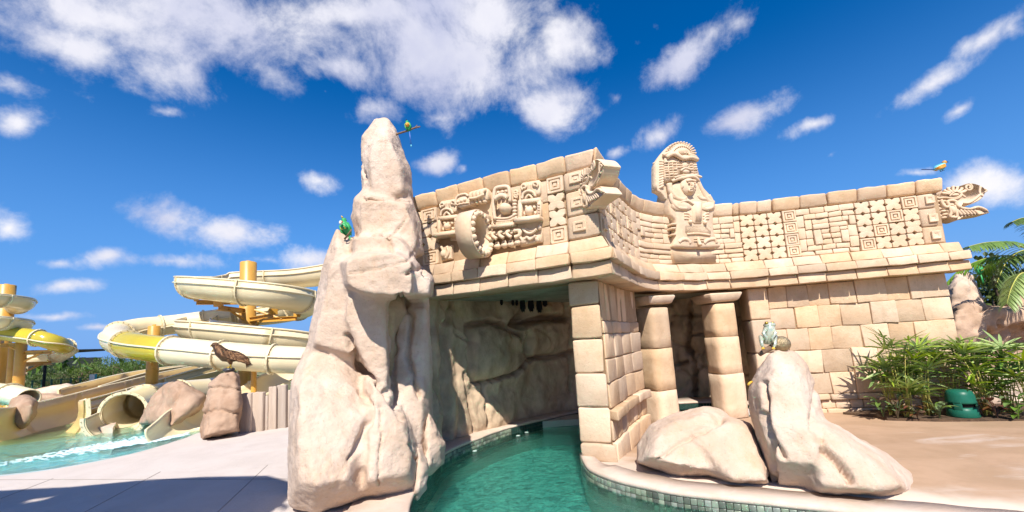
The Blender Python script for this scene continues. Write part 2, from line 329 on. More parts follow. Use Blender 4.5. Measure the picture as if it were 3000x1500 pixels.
cB2 = [B.s(x, 4., .2) for x in (2062, 2150, 2169, 2220, 2265, 2346, 2429, 2516, 2602, 2689, 2768)]
for pth, jj in ((A, cA), (B, cB1), (B, cB2)):
    for a, b_ in zip(jj, jj[1:]):
        h = jit(.012); blk(pth, 'cap_stone', a, b_, ZF1, ZT + h, -.35, .13, .035, ot=.20, wob=.012, seg=.2)
FO = .07                                     # frieze ground plane
core(A, A.s(1165, 3.4, FO), A.L - .06, ZC[0] + .02, ZF1 + .06, -.45, FO); core(B, .06, CEND - .12, ZC[0] + .02, ZF1 + .06, -.45, FO)
# ---- carved tiles
def relief(path, name, s0, s1, z0, z1, outline, rings, o=FO, parent=None, m=None):
    """outline in unit square about 0; rings = (scale, height)"""
    cs, cz, hs_, hz = (s0 + s1) / 2, (z0 + z1) / 2, (s1 - s0) / 2, (z1 - z0) / 2; vs = []; fs = []; n = len(outline); k = V((jit(.005), 0, jit(.005)))
    for sc, h in rings:
        for x, y in outline: vs.append(path.W(cs + x * sc * hs_ + k.x, cz + y * sc * hz + k.z, o + h))
    for i in range(len(rings) - 1):
        for j in range(n): fs.append((i * n + j, i * n + (j + 1) % n, (i + 1) * n + (j + 1) % n, (i + 1) * n + j))
    fs.append(tuple((len(rings) - 1) * n + j for j in range(n)))
    return link(name, mesh(name, vs, fs), m or STONE_L, parent or temple, smooth=False)
SQ = []
for cx_, cy_ in ((1, 1), (-1, 1), (-1, -1), (1, -1)):
    for k in range(4):
        a = atan2(cy_, cx_) - pi / 4 + k * pi / 6; SQ.append((cx_ * .88 + .12 * cos(a), cy_ * .88 + .12 * sin(a)))
def xout(nw=.33, nd=.31):
    o = []
    for k in range(4):
        a = k * pi / 2; c_, s_ = cos(a), sin(a)
        for x, y in ((1, -.90), (1, -nw), (1 - nd, 0), (1, nw), (1, .90), (.9, 1)): o.append((x * c_ - y * s_, x * s_ + y * c_))
    return o
XO = xout()
def square_tile(path, s0, s1, z0, z1, h=.075, parent=None):
    relief(path, 'square_tile', s0, s1, z0, z1, SQ, [(.96, -.02), (.97, h - .02), (.93, h), (.72, h), (.68, h - .022), (.60, h - .022), (.56, h), (.34, h), (.30, h - .025), (.22, h - .025), (.18, h - .004)], parent=parent)
def x_tile(path, s0, s1, z0, z1, h=.06): relief(path, 'lattice_tile', s0, s1, z0, z1, XO, [(1.0, -.02), (1.0, h - .02), (.95, h), (.6, h + .004), (.2, h + .006)])
def grid(path, s0, s1, z0, z1, rows):
    nr, nc = len(rows), len(rows[0]); dz = (z1 - z0) / nr; ds = (s1 - s0) / nc
    for r_, row in enumerate(rows):
        for c_, ch in enumerate(row):
            a, b_, c, d = s0 + c_ * ds, s0 + (c_ + 1) * ds, z1 - (r_ + 1) * dz, z1 - r_ * dz
            if ch == 'X': x_tile(path, a + .005, b_ - .005, c + .005, d - .005)
            elif ch == 'O': square_tile(path, a, b_, c, d)
            elif ch == '#': blk(path, 'plain_stone', a, b_, c, d, -.02, FO + .05, .012)
z0f, z1f = ZF0 + .01, ZF1 - .01
# front wing
sA = lambda px: A.s(px, 3.4, FO)
blk(A, 'plain_stone', sA(1195), sA(1243), z0f, z0f + .33, -.02, FO + .045); blk(A, 'plain_stone', sA(1195), sA(1243), z0f + .33, z0f + .66, -.02, FO + .05); blk(A, 'plain_stone', sA(1195), sA(1243), z0f + .66, z1f, -.02, FO + .045)
grid(A, sA(1243), sA(1290), z0f, z1f, ['O', 'X', 'X', 'O'])
zz = [z0f, z0f + .27, z0f + .62, z1f - .02]
for a, b_ in zip(zz, zz[1:]): blk(A, 'plain_stone', sA(1588), sA(1611), a, b_, -.02, FO + .05)
grid(A, sA(1611), sA(1660), z0f, z1f, ['O', 'X', 'X', 'O'])
zz = [z0f, z0f + .33, z0f + .68, z1f]
for a, b_ in zip(zz, zz[1:]):                # corner pier, little square bosses on its stones
    blk(A, 'pier_stone', sA(1662), A.L, a, b_, -.25, FO + .09, .03, wob=.008)
    c_ = sA(1674); relief(A, 'square_boss', c_, c_ + .12, a + .1, a + .24, SQ, [(1, 0), (1, .03), (.9, .035), (.55, .035), (.5, .02), (.3, .02), (.28, .03)], o=FO + .09)
    blk(B, 'pier_stone', .0, .22, a, b_, -.25, FO + .09, .03)
    relief(B, 'square_boss', .06, .17, a + .1, a + .24, SQ, [(1, 0), (1, .03), (.9, .035), (.5, .03), (.3, .02)], o=FO + .09)
sB = lambda px: B.s(px, 3.4, FO)
grid(B, .23, sB(1846), z0f, z1f, ['XXXXX', 'XOXXO', 'XXOXX', 'XXXXX'])
# meander brickwork: cells on a unit grid, (col,row,w,h,proud)
def bricks(path, s0, s1, z0, z1, nc, nr, lst):
    ds, dz = (s1 - s0) / nc, (z1 - z0) / nr
    for c, r_, w_, h_, pr in lst:
        blk(path, 'brick', s0 + c * ds, s0 + (c + w_) * ds, z0 + r_ * dz, z0 + (r_ + h_) * dz, -.03, FO + .03 + pr * .035, .014, STONE_L, wob=.007, gap=.004)
M1 = [(0, 0, 2, 1, 0), (2, 0, 2, 1, 0), (4, 0, 2, 1, 0), (0, 1, 2.5, 1, 0), (2.5, 1, 1.5, 1, 0), (4, 1, 2, 1, 0), (0, 2, 3, 1, .6), (3, 2, 3, 1, .6), (0, 3, 3, 1.2, 1.2), (3, 3, 3, 1.2, 1.2), (0, 4.2, 1, 2.2, 0), (1, 4.2, 2, 1.1, 0), (3, 4.2, 1.8, 1.1, .5), (4.8, 4.2, 1.2, 2.2, 1),
      (1, 5.3, .8, 2.1, .8), (1.8, 5.3, 1.6, 1.1, .4), (3.4, 5.3, 1.4, 1.1, .9), (0, 6.4, 1, 2.4, .5), (1.8, 6.4, 1.4, 1, .7), (3.2, 6.4, 1.6, 1, .3), (4.8, 6.4, 1.2, 1, .4), (1, 7.4, 2.2, 1.1, .8), (3.2, 7.4, 2, 1.1, .8), (5.2, 7.4, .8, 1.1, .3), (1, 8.5, 2.4, 1.5, 1), (3.4, 8.5, 1.6, 1.5, .9), (0, 8.8, 1, 1.2, .7), (5, 8.5, 1, 1.5, .9)]
M1r = [(6 - c - w_, r_, w_, h_, p) for c, r_, w_, h_, p in M1]
bricks(B, sB(1848), sB(1862), z0f, z1f, 1, 4, [(0, k, 1, 1, .6) for k in range(4)])
bricks(B, sB(1862), sB(1962), z0f, z1f, 6, 10, M1); bricks(B, sB(2066), sB(2170), z0f, z1f, 6, 10, M1r)
grid(B, sB(2170), sB(2294), z0f, z1f, ['XXX'] * 4)
grid(B, sB(2294), sB(2335), z0f, z1f, ['O'] * 4)
M2 = [(0, 0, 2, 1, 0), (2, 0, 2.4, 1, 0), (4.4, 0, 2.2, 1, 0), (6.6, 0, 1.4, 1, 0), (0, 1, 1, 2.6, .6), (1, 1, 2, 1.1, .3), (3, 1, 1.9, 1.1, .3), (4.9, 1, 1.9, 1.1, .3), (6.8, 1, 1.2, 2.2, .6), (1, 2.1, 1.1, 1.5, .2), (2.1, 2.1, 1.1, 3.2, .9), (3.2, 2.1, 1.4, 1.1, 0), (4.6, 2.1, 1.1, 1.1, .5), (5.7, 2.1, 1.1, 2.6, .9),
      (3.2, 3.2, 1.2, 1.1, .9), (4.4, 3.2, 1.3, 1.1, .9), (0, 3.6, 1.1, 2.4, .3), (1.1, 3.6, 1, 1.8, 0), (6.8, 3.2, 1.2, 2.4, .3), (3.2, 4.3, 1.2, 1, .2), (4.4, 4.3, 1.3, 1.2, .8), (2.1, 5.3, 2.2, 1.2, .9), (4.3, 5.5, 2.5, 1, .8), (5.7, 4.7, 1.1, .8, .5), (1.1, 5.4, 1, 2.2, .5), (2.1, 6.5, 2.3, 1.1, .5), (4.4, 6.5, 1.8, 1.1, .8),
      (6.2, 6.5, .9, 1.1, .6), (0, 6, 1.1, 2.6, .6), (7.1, 5.6, .9, 2, .5), (1.1, 7.6, 1.6, 1.1, .9), (2.7, 7.6, 1.7, 1.1, 1), (4.4, 7.6, 1.9, 1.1, .9), (6.3, 7.6, 1.7, 1.1, .5), (0, 8.6, 2, 1.4, .9), (2, 8.7, 2, 1.3, .8), (4, 8.7, 2, 1.3, 1), (6, 8.7, 2, 1.3, .9)]
bricks(B, sB(2335), sB(2507), z0f, z1f, 8, 10, M2)
grid(B, sB(2507), sB(2690), z0f, z1f, ['XXXO', 'XXOX', 'XOXX', 'OXXX'])
sE0 = sB(2690); sE1 = sB(2742)
for a, b_ in zip(zz, zz[1:]):
    blk(B, 'pier_stone', sE0, sE1 + (.05 if a < 3.2 else 0), a, b_, -.3, FO + .06, .03)
    relief(B, 'square_boss', sE0 + .12, sE0 + .26, a + .08, a + .23, SQ, [(1, 0), (1, .03), (.9, .035), (.5, .03), (.3, .02)], o=FO + .06)
# ---- lower walls
rows = [2.36, 1.92, 1.50, 1.06, .62, .22]
sw0, sw1 = B.s(2268, 1.2, 0), B.s(2806, 1.2, 0)
pa = A.s(1678, 1.4, 0)
core(B, sw0 - .3, sw1 - .05, GL - .3, ZC[0] + .02, -.5, -.03); core(B, .12, B.s(1884, 1, 0), -.3, ZC[0] + .02, -.45, -.03); core(A, pa + .06, A.L - .12, -.3, ZC[0] + .02, -.4, -.05)
for i in range(5):
    q = sw0; first = True
    while q < sw1 - .1:
        w_ = random.uniform(.36, .52) * (1 if not first else random.uniform(.7, 1.1)); e = q + w_; first = False
        if sw1 - e < .28: e = sw1
        blk(B, 'wall_stone', q, e, rows[i + 1] + jit(.004), rows[i], -.2, jit(.012), .014, wob=.014, gap=.003); q = e
def even(a, b_, n): return [a + (b_ - a) * k / n + (jit(.02) if 0 < k < n else 0) for k in range(n + 1)]
for a, b_ in zip(*(lambda q: (q, q[1:]))(even(sw0, sw1, 7))): blk(B, 'base_moulding', a, b_, .10, .22, -.2, .05, .03, ot=.03)
for a, b_ in zip(*(lambda q: (q, q[1:]))(even(sw0, sw1, 13))): blk(B, 'plinth_stone', a, b_, -.06, .10, -.2, -.01, .02)
for a, b_ in zip(*(lambda q: (q, q[1:]))(even(sw0, sw1, 8))): blk(B, 'plinth_stone', a, b_, -.22, -.06, -.2, .05, .02)
pw = [2.36, 1.72, 1.06, .5, -.2]
for i in range(4): blk(B, 'pilaster_stone', B.s(2208, 1.3, .03), sw0 - .005, pw[i + 1], pw[i], -.4, .05, .03)
# corner pillar: front blocks, side wall
ph = [2.36, 2.03, 1.57, 1.11, .67, .21, -.02]; pa = A.s(1678, 1.4, 0)
for i in range(6):
    d = .02 if i < 5 else .05
    blk(A, 'pillar_block', pa - jit(.004), A.L - .004 + d, ph[i + 1], ph[i], -.42, jit(.008) + (.035 if i == 5 else 0), .03, wob=.012)
sb1 = B.s(1882, 1.2, 0)
def rowB(z0, z1, n, o=0., nm='wall_stone'):
    for a, b_ in zip(*(lambda q: (q, q[1:]))(even(.12, sb1, n))): blk(B, nm, a, b_, z0, z1, -.2, o + jit(.01), .02, wob=.012)
rowB(1.80, 2.36, 7, -.03); rowB(1.62, 1.80, 4, -.01); rowB(1.28, 1.62, 4, 0); rowB(.96, 1.28, 4, 0); rowB(.62, .96, 4, 0); rowB(.48, .62, 3, .09, 'base_moulding'); rowB(.20, .48, 8, 0); rowB(-.1, .20, 3, .05, 'plinth_stone')
# columns of drums with square capitals
def column(x, y, r, zb, ang, lab):
    c = MB(); hs_ = [zb, zb + .66, zb + 1.42, 2.06] if x < 3 else [zb, zb + .84, zb + 1.55, 2.08]
    col = None
    for i in range(3):
        mb = MB(); pr = []; h0, h1 = hs_[i] + .004, hs_[i + 1] - .004
        for k in range(9):
            t = k / 8; rr = r * (1 - .05 * (h0 / 2.3)) + .002 * sin(t * pi) - (.011 if k in (0, 8) else 0); zq = h0 + (h1 - h0) * (t if k not in (1, 7) else (.012 if k == 1 else .988)); pr.append((rr, zq))
        mb.lathe(pr, (x, y, 0), 28); sd_ = V((i * 3 + x, 7, 2)); ax = cos(ang); 
        for v in mb.v:
            d_ = V((v.x - x, v.y - y, 0)); a_ = atan2(d_.y, d_.x) - ang; se = (abs(cos(a_)) ** 5 + abs(sin(a_)) ** 5) ** (-1 / 5); n_ = noise.noise(v * 2.5 + sd_) * .035
            v.x = x + d_.x * (se + n_); v.y = y + d_.y * (se + n_); v.z += noise.noise(v * 3 + sd_) * .012
        if i == 0: col = mb.build('column', STONE, temple); 
        else: mb.build('drum', STONE, col)
    cp = MB(); cp.box((0, 0, 0), (2 * r * 1.38, 2 * r * 1.25, .17), b=.03)
    R = Matrix.Rotation(ang, 3, 'Z')
    for v in cp.v:
        f = (v.z + .085) / .17; q = .82 + .18 * min(1, f * 1.6); v.x *= q; v.y *= q; v.z += noise.noise(v * 4 + V((x, 0, 0))) * .03; v += noise.noise_vector(v * 8 + V((x, 0, 0))) * .014
        v.xyz = R @ v + V((x, y, 2.20))
    cp.build('capital', STONE, col)
column(2.64, 7.93, .25, -.12, radians(28), ''); column(4.12, 8.36, .26, -.12, radians(10), '')
# roof slab and ceiling over the grotto
rp = [A.W(A.s(1165, 3.4, 0), 0, -.2), A.W(A.L - .35, 0, -.2)] + [B.W(.35 + k * (CEND - .6) / 24, 0, -.25) for k in range(25)]
top = rp + [V((7.6, 12.3, 0)), V((-2.4, 12.3, 0)), V((-1.9, 7.4, 0))]; n = len(top)
me = mesh('roof_slab', [V((p.x, p.y, 2.40)) for p in top] + [V((p.x, p.y, 3.2)) for p in top], [tuple(range(n))[::-1], tuple(range(n, 2 * n))] + [(i, (i + 1) % n, n + (i + 1) % n, n + i) for i in range(n)])
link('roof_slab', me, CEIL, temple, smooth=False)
# ---------------------------------------------------------------- ground, pools
def S26(l): return [(q[0] * S, q[1] * S) + tuple(q[2:]) for q in l]
def speckle(nt, cur, b, mp): return cur
DECK = mat('white_deck', (.56, .50, .46), (.51, .45, .41), 1.4, .8, .25, 60, grime=.6, grimecol=(.42, .35, .30))
def stains(nt, cur, b, mp):
    l = nt.links.new
    n = N(nt, 'ShaderNodeTexNoise', i_Scale=.9, i_Detail=9., i_Roughness=.6, i_Distortion=.8); m_ = N(nt, 'ShaderNodeMapping'); m_.inputs['Scale'].default_value = (.6, 1.6, 1); l(mp.outputs[0], m_.inputs['Vector']); l(m_.outputs[0], n.inputs['Vector'])
    r = N(nt, 'ShaderNodeMapRange', interpolation_type='SMOOTHSTEP', i_From_Min=.54, i_From_Max=.7); l(n.outputs['Fac'], r.inputs['Value'])
    mx = N(nt, 'ShaderNodeMix', data_type='RGBA'); l(r.outputs[0], mx.inputs['Factor']); l(cur, mx.inputs['A']); mx.inputs['B'].default_value = (.52, .42, .35, 1); return mx.outputs['Result']
def pale(nt, cur, b, mp):
    cur = stains(nt, cur, b, mp); l = nt.links.new; a = N(nt, 'ShaderNodeAttribute', attribute_name='pale'); n = N(nt, 'ShaderNodeTexNoise', i_Scale=2.5, i_Detail=6.); l(mp.outputs[0], n.inputs['Vector'])
    ad = N(nt, 'ShaderNodeMath', operation='ADD'); l(a.outputs['Fac'], ad.inputs[0]); l(n.outputs['Fac'], ad.inputs[1]); r = N(nt, 'ShaderNodeMapRange', interpolation_type='SMOOTHSTEP', i_From_Min=.75, i_From_Max=1.3); l(ad.outputs[0], r.inputs['Value'])
    mx = N(nt, 'ShaderNodeMix', data_type='RGBA'); l(r.outputs[0], mx.inputs['Factor']); l(cur, mx.inputs['A']); mx.inputs['B'].default_value = (.56, .455, .37, 1); return mx.outputs['Result']
TAN = mat('tan_concrete', (.43, .29, .19), (.36, .24, .15), 1.6, .75, .15, 70, grime=.3, grimecol=(.30, .19, .12), extra=pale)
COPE = mat('pink_coping', (.60, .49, .41), (.54, .42, .33), 3, .85, .25, 60, grime=.3, grimecol=(.46, .33, .22))
SOIL = mat('soil', (.12, .075, .045), (.07, .045, .03), 9, .95, 1., 25)
GRASSY = mat('far_ground', (.30, .27, .18), (.2, .22, .1), .15, .95, .1)
def slab(name, pts, z0, z1, m, parent=None, kind='structure', zf=None):
    n = len(pts); vs = [V((p[0], p[1], z0)) for p in pts] + [V((p[0], p[1], zf(p[0], p[1]) if zf else z1)) for p in pts]
    bm = bmesh.new(); bv = [bm.verts.new(v) for v in vs]
    tp = bm.faces.new(bv[n:]); [bm.faces.new((bv[i], bv[(i + 1) % n], bv[n + (i + 1) % n], bv[n + i])) for i in range(n)]
    bmesh.ops.triangulate(bm, faces=[tp]); bmesh.ops.recalc_face_normals(bm, faces=bm.faces)
    me = bpy.data.meshes.new(name); bm.to_mesh(me); bm.free()
    o = link(name, me, m, parent, smooth=False)
    if kind and parent is None: o['kind'] = kind
    return o
g = lambda px, py, z=0.: tuple(P(px, py, z=z)[:2])
CZ = .05; WZ = -.10
near = [V((*g(x, y, CZ), 0)) for x, y in ((3500, 1600), (3000, 1545), (2554, 1499), (2300, 1472), (2122, 1454), (1991, 1439), (1904, 1424), (1806, 1402), (1747, 1381), (1717, 1362), (1700, 1330))]
near = catmull(near, 8)
farp = [V((*g(x, y, CZ), 0)) for x, y in ((1180, 1800), (1192, 1560), (1210, 1450), (1262, 1375), (1308, 1322), (1400, 1282), (1491, 1250), (1600, 1224), (1700, 1203), (1850, 1188), (2000, 1178), (2120, 1176), (2260, 1190))]
farp = catmull(farp, 8)
inner = [A.W(A.L - .44, 0, -.40)] + [B.W(.5 + k * (CEND - .9) / 20, 0, -.62) for k in range(21)]
bed = slab('river_bed', [(-4, -3), (14, -3), (14, 14), (-4, 14)], -1.3, -.48, None)
far_g = slab('ground', [(-1500, 17), (-16, 17), (-9, 12.3), (-2, 12.3), (10, 12.3), (40, 9), (1500, 9), (1500, 1500), (-1500, 1500)], -1.5, -.02, GRASSY)
base = slab('bedrock', [(-1500, -1500), (1500, -1500), (1500, 1500), (-1500, 1500)], -2.2, -1.35, GRASSY)
def zdeck(x, y):
    t = max(0, min(1, (y - 4.6) / 2.6)); return CZ - .006 + (GL - CZ) * t * t * (3 - 2 * t)
nl = [(p.x, p.y) for p in near]
# coping band with inner edge
cop_in = []
for i, p in enumerate(near):
    t = (near[min(i + 1, len(near) - 1)] - near[max(i - 1, 0)]).normalized(); cop_in.append(p + V((t.y, -t.x, 0)) * (.30 if i < len(near) - 14 else .24 - .01 * (i - len(near) + 14)))
rd = [(p.x, p.y) for p in cop_in[1:]] + [(q.x, q.y) for q in inner] + [(9.2, 8.6), (40, 9.2), (60, 0), (60, -20), (12, -20)]
tg = bmesh.new(); n = len(rd)
bv = [tg.verts.new((x, y, 0)) for x, y in rd]; tp = tg.faces.new(bv); bmesh.ops.triangulate(tg, faces=[tp])
for _ in range(5):
    ed = [e for e in tg.edges if e.calc_length() > .45 and min(v.co.length for v in e.verts) < 30]
    bmesh.ops.subdivide_edges(tg, edges=ed, cuts=1); bmesh.ops.triangulate(tg, faces=tg.faces)
bmesh.ops.recalc_face_normals(tg, faces=tg.faces)
for v in tg.verts: v.co.z = zdeck(v.co.x, v.co.y)
bnd = [e for e in tg.edges if e.is_boundary]; ex = bmesh.ops.extrude_edge_only(tg, edges=bnd)
for v in ex['geom']:
    if isinstance(v, bmesh.types.BMVert): v.co.z = -1.3
me = bpy.data.meshes.new('deck'); tg.to_mesh(me); tg.free(); rdk = link('terrace', me, TAN, smooth=True)
at = me.attributes.new('pale', 'FLOAT', 'POINT')
for i, v in enumerate(me.vertices): at.data[i].value = max(0, 1 - max(0, min((v.co.xy - p.xy).length for p in near[::4]) - .25) / .9); rdk['kind'] = 'structure'
def zc(i): return zdeck(near[i].x, near[i].y) + .006
cop = MB(); k0 = len(near); vs = []; fs = []
for i in range(k0):
    p, q = near[i], cop_in[i]; w_ = .012 * noise.noise(p * 3)
    d = (q - p).normalized(); e = p + d * .05
    vs += [V((p.x, p.y, -1.3)) + d * .02, V((p.x, p.y, CZ - .05)) + d * .02, V((p.x, p.y, CZ - .05)), V((p.x, p.y, CZ - .015 + w_)), V((p.x + d.x * .02, p.y + d.y * .02, CZ + .004 + w_)), V((q.x, q.y, CZ + .006 + w_)) + d * .02, V((q.x, q.y, -.2)) + d * .02]
for i in range(k0 - 1):
    for j in range(6): fs.append((i * 7 + j, i * 7 + j + 1, i * 7 + 8 + j, i * 7 + 7 + j))
coping = cop.add(vs, fs).build('pool_coping', COPE); coping['kind'] = 'structure'
# mosaic tiles along the coping, two rows above the water, more below
def tmat(name, c, r=.25): return mat(name, c, tuple(x * .7 for x in c), 9, r, .1, 60, rand=.55, spec=.6)
TILE = tmat('green_mosaic', (.23, .27, .20)); TILE2 = tmat('dark_mosaic', (.05, .10, .085), .15)
def arc_pts(poly, step, s0=0):
    c = [0]; [c.append(c[-1] + (b - a).length) for a, b in zip(poly, poly[1:])]; q = s0; o = []
    i = 0
    while q < c[-1]:
        while c[i + 1] < q: i += 1
        f = (q - c[i]) / (c[i + 1] - c[i]); o.append((poly[i].lerp(poly[i + 1], f), (poly[i + 1] - poly[i]).normalized())); q += step
    return o
tv, tf = shell(-.0285, .0285, -.008, .006, -.0285, .0285, .004); tme = mesh('tile', tv, tf); stuffm = MB()
tl = arc_pts(near[::-1], .0615); cnt = 0; cache = []
for k, (p, t) in enumerate(tl):
    a = atan2(t.y, t.x)
    for r_ in range(5):
        z = CZ - .083 - r_ * .0615; pos = V((p.x, p.y, z)); x, y = proj(pos)
        if r_ < 3 and x < 2800 and y < 1520 and cnt < 295:
            o = link('tile', tme if cnt else tme, TILE, coping); o.location = pos + V((jit(.001), jit(.001), 0)); o.rotation_euler = (jit(.03), jit(.02), a + pi + jit(.03)); cnt += 1
        elif p.length < 9: stuffm.box(pos, (.057, .014, .057), a)
o = stuffm.build('tile_rows', TILE, coping, False); o['kind'] = 'stuff'
# far bank: coping strip and tile band
fb = MB(); vs = []; fs = []
for i, p in enumerate(farp):
    t = (farp[min(i + 1, len(farp) - 1)] - farp[max(i - 1, 0)]).normalized(); nn = V((-t.y, t.x, 0)); w_ = .015 * noise.noise(p * 3)
    vs += [V((p.x, p.y, -1.3)) + nn * .01, V((p.x, p.y, CZ - .04)) + nn * .01, V((p.x, p.y, CZ - .04)), V((p.x, p.y, CZ - .01 + w_)), V((p.x, p.y, CZ + w_)) + nn * .02, V((p.x, p.y, CZ + .004 + w_)) + nn * .6, V((p.x, p.y, -.3)) + nn * .6]
for i in range(len(farp) - 1):
    for j in range(6): fs.append((i * 7 + j, i * 7 + 7 + j, i * 7 + 8 + j, i * 7 + j + 1))
fcop = fb.add(vs, fs).build('grotto_coping', COPE); fcop['kind'] = 'structure'
fm = MB()
cnt = 0
for k, (p, t) in enumerate(arc_pts(farp, .0615)):
    if p.y < 4: continue
    for r_ in range(5):
        z = CZ - .075 - r_ * .0615; pos = V((p.x, p.y, z)); x, y = proj(pos)
        if r_ < 3 and 1290 < x < 1500 and cnt < 290: o = link('tile', tme, TILE, fcop); o.location = pos; o.rotation_euler = (0, 0, atan2(t.y, t.x)); cnt += 1
        else: fm.box(pos, (.057, .016, .057), atan2(t.y, t.x))
o = fm.build('tile_rows', TILE2, fcop, False); o['kind'] = 'stuff'
# left deck (zero-entry beach sloping under the pool)
shore = catmull([V((*g(x, y), 0)) for x, y in ((-900, 1480), (-300, 1425), (0, 1395), (110, 1382), (220, 1364), (350, 1338), (450, 1312), (540, 1284), (583, 1268), (640, 1258), (760, 1235), (900, 1215))], 6)
ld = [(p.x, p.y) for p in shore] + [(-3, 12.3), (-1.9, 9.5)]
fl = [p for p in farp if p.y < 8.4]
ld += [(p.x - .02, p.y + .0) for p in fl[::-1]] + [(-1.6, -3), (-1.6, -20), (-40, -20), (-40, 4)]
ldk = slab('paved_deck', ld, -1.3, 0, DECK)
# joints scored between deck slabs
jm = MB()
for k in range(-9, 1):
    x0 = -1.9 + k * 1.6
    a_, b_ = V((x0 + 1.2, 1.4, 0)), V((x0 - .3, 6.4, 0))
    jm.box(((a_.x + b_.x) / 2, (a_.y + b_.y) / 2, .002), ((b_ - a_).length, .008, .004), atan2(b_.y - a_.y, b_.x - a_.x))
for yy in (2.6, 4.1, 5.6): jm.box((-6.2, yy + .6, .0035), (9, .008, .004), -.18)
o = jm.build('slab_joint', mat('joint_grey', (.34, .30, .27), bump=0), ldk, False)  # joint lines in one even grey-brown, darker than the deck
POOLF = mat('pool_plaster', (.34, .74, .74), (.20, .62, .66), .5, .7, .1, 20)
pf = slab('pool_floor', [(-60, 3), (-7, 3), (-2.5, 9.5), (-2.5, 12.4), (-10, 17.2), (-60, 17.2)], -1.3, -.55, POOLF)
bv_ = []; bf = []; ns = len(shore)
for p in shore: bv_ += [V((p.x, p.y, .0)), V((p.x - .5, p.y + 1.0, -.13)), V((p.x - 1.4, p.y + 2.6, -.56))]
for i in range(ns - 1): bf += [(i * 3, i * 3 + 3, i * 3 + 4, i * 3 + 1), (i * 3 + 1, i * 3 + 4, i * 3 + 5, i * 3 + 2)]
o = link('beach_slope', mesh('beach_slope', bv_, bf), mat('wet_plaster', (.55, .62, .60), (.42, .58, .58), 1.2, .4, .1), None); o['kind'] = 'structure'
# water
def water(name, tint, wave, dist, rough=.02, stretch=(1, 1, 1), wscale=6.):
    m = bpy.data.materials.new(name); m.use_nodes = True; nt = m.node_tree; nt.nodes.clear(); l = nt.links.new
    o = N(nt, 'ShaderNodeOutputMaterial'); tr = N(nt, 'ShaderNodeBsdfTransparent'); tr.inputs[0].default_value = (*tint, 1)
    rf = N(nt, 'ShaderNodeBsdfRefraction', i_IOR=1.2, i_Roughness=.0); rf.inputs[0].default_value = (*tint, 1)
    gl = N(nt, 'ShaderNodeBsdfGlossy', i_Roughness=rough); fr = N(nt, 'ShaderNodeFresnel', i_IOR=1.33); m1 = N(nt, 'ShaderNodeMixShader', i_0=.45); m2 = N(nt, 'ShaderNodeMixShader')
    g_ = N(nt, 'ShaderNodeNewGeometry'); mp = N(nt, 'ShaderNodeMapping'); mp.inputs['Scale'].default_value = stretch; l(g_.outputs['Position'], mp.inputs['Vector'])
    n_ = N(nt, 'ShaderNodeTexNoise', i_Scale=wscale, i_Detail=4., i_Roughness=.55, i_Distortion=1.2); l(mp.outputs[0], n_.inputs['Vector'])
    bp = N(nt, 'ShaderNodeBump', i_Strength=wave, i_Distance=dist); l(n_.outputs['Fac'], bp.inputs['Height'])
    for q in (gl, fr, rf): l(bp.outputs[0], q.inputs['Normal'])
    l(tr.outputs[0], m1.inputs[1]); l(rf.outputs[0], m1.inputs[2]); l(fr.outputs[0], m2.inputs[0]); l(m1.outputs[0], m2.inputs[1]); l(gl.outputs[0], m2.inputs[2]); l(m2.outputs[0], o.inputs[0])
    return m
def sheet(name, x0, x1, y0, y1, z, n, m, amp=.0):
    vs = [V((x0 + (x1 - x0) * i / n, y0 + (y1 - y0) * j / n, z)) for j in range(n + 1) for i in range(n + 1)]
    for v in vs: v.z += amp * fbm(V((v.x, v.y, 0)), 1.6, 3)
    o = link(name, mesh(name, vs, [(j * (n + 1) + i, j * (n + 1) + i + 1, (j + 1) * (n + 1) + i + 1, (j + 1) * (n + 1) + i) for j in range(n) for i in range(n)]), m); o['kind'] = 'structure'; return o
def bedx(nt, cur, b, mp):
    l = nt.links.new; nn = N(nt, 'ShaderNodeTexNoise', i_Scale=2.2, i_Detail=3.); l(mp.outputs[0], nn.inputs['Vector']); va = N(nt, 'ShaderNodeVectorMath', operation='MULTIPLY_ADD'); l(nn.outputs['Color'], va.inputs[0]); va.inputs[1].default_value = (.5, .5, 0); l(mp.outputs[0], va.inputs[2])
    v = N(nt, 'ShaderNodeTexVoronoi', i_Scale=13., feature='F1'); l(va.outputs[0], v.inputs['Vector']); r = N(nt, 'ShaderNodeMapRange', i_From_Max=1.0, i_To_Min=.0, i_To_Max=1.0); sx = N(nt, 'ShaderNodeSeparateColor'); l(v.outputs['Color'], sx.inputs[0]); l(sx.outputs[0], r.inputs['Value'])
    mx = N(nt, 'ShaderNodeMix', data_type='RGBA'); l(r.outputs[0], mx.inputs['Factor']); l(cur, mx.inputs['A']); mx.inputs['B'].default_value = (.25, .70, .58, 1); return mx.outputs['Result']
bed.data.materials.append(mat('green_mosaic_bed', (.006, .085, .08), (.07, .36, .31), 6.0, .5, 0, extra=bedx))
rw = [(p.x - .02, p.y + .03) for p in near] + [(q.x, q.y) for q in inner] + [(6.5, 10.6), (3.5, 12), (-1.2, 9.5)] + [(p.x - .15, p.y) for p in farp[::-1] if p.y < 8.3] + [(-2, -6), (14, -6)]
bm = bmesh.new(); fc = bm.faces.new([bm.verts.new((x, y, WZ)) for x, y in rw]); fc.normal_update(); 
if fc.normal.z < 0: fc.normal_flip()
bmesh.ops.triangulate(bm, faces=[fc]); me = bpy.data.meshes.new('river_water'); bm.to_mesh(me); bm.free()
o = link('river_water', me, water('river_water', (.68, .97, .93), 1.0, .10, wscale=9., stretch=(1, 1.7, 1), rough=.07)); o['kind'] = 'structure'
sheet('pool_water', -60, -2.6, 3, 17.1, -.035, 90, water('pool_water', (.66, .96, .98), .8, .06, wscale=2.6, rough=.05), .004)
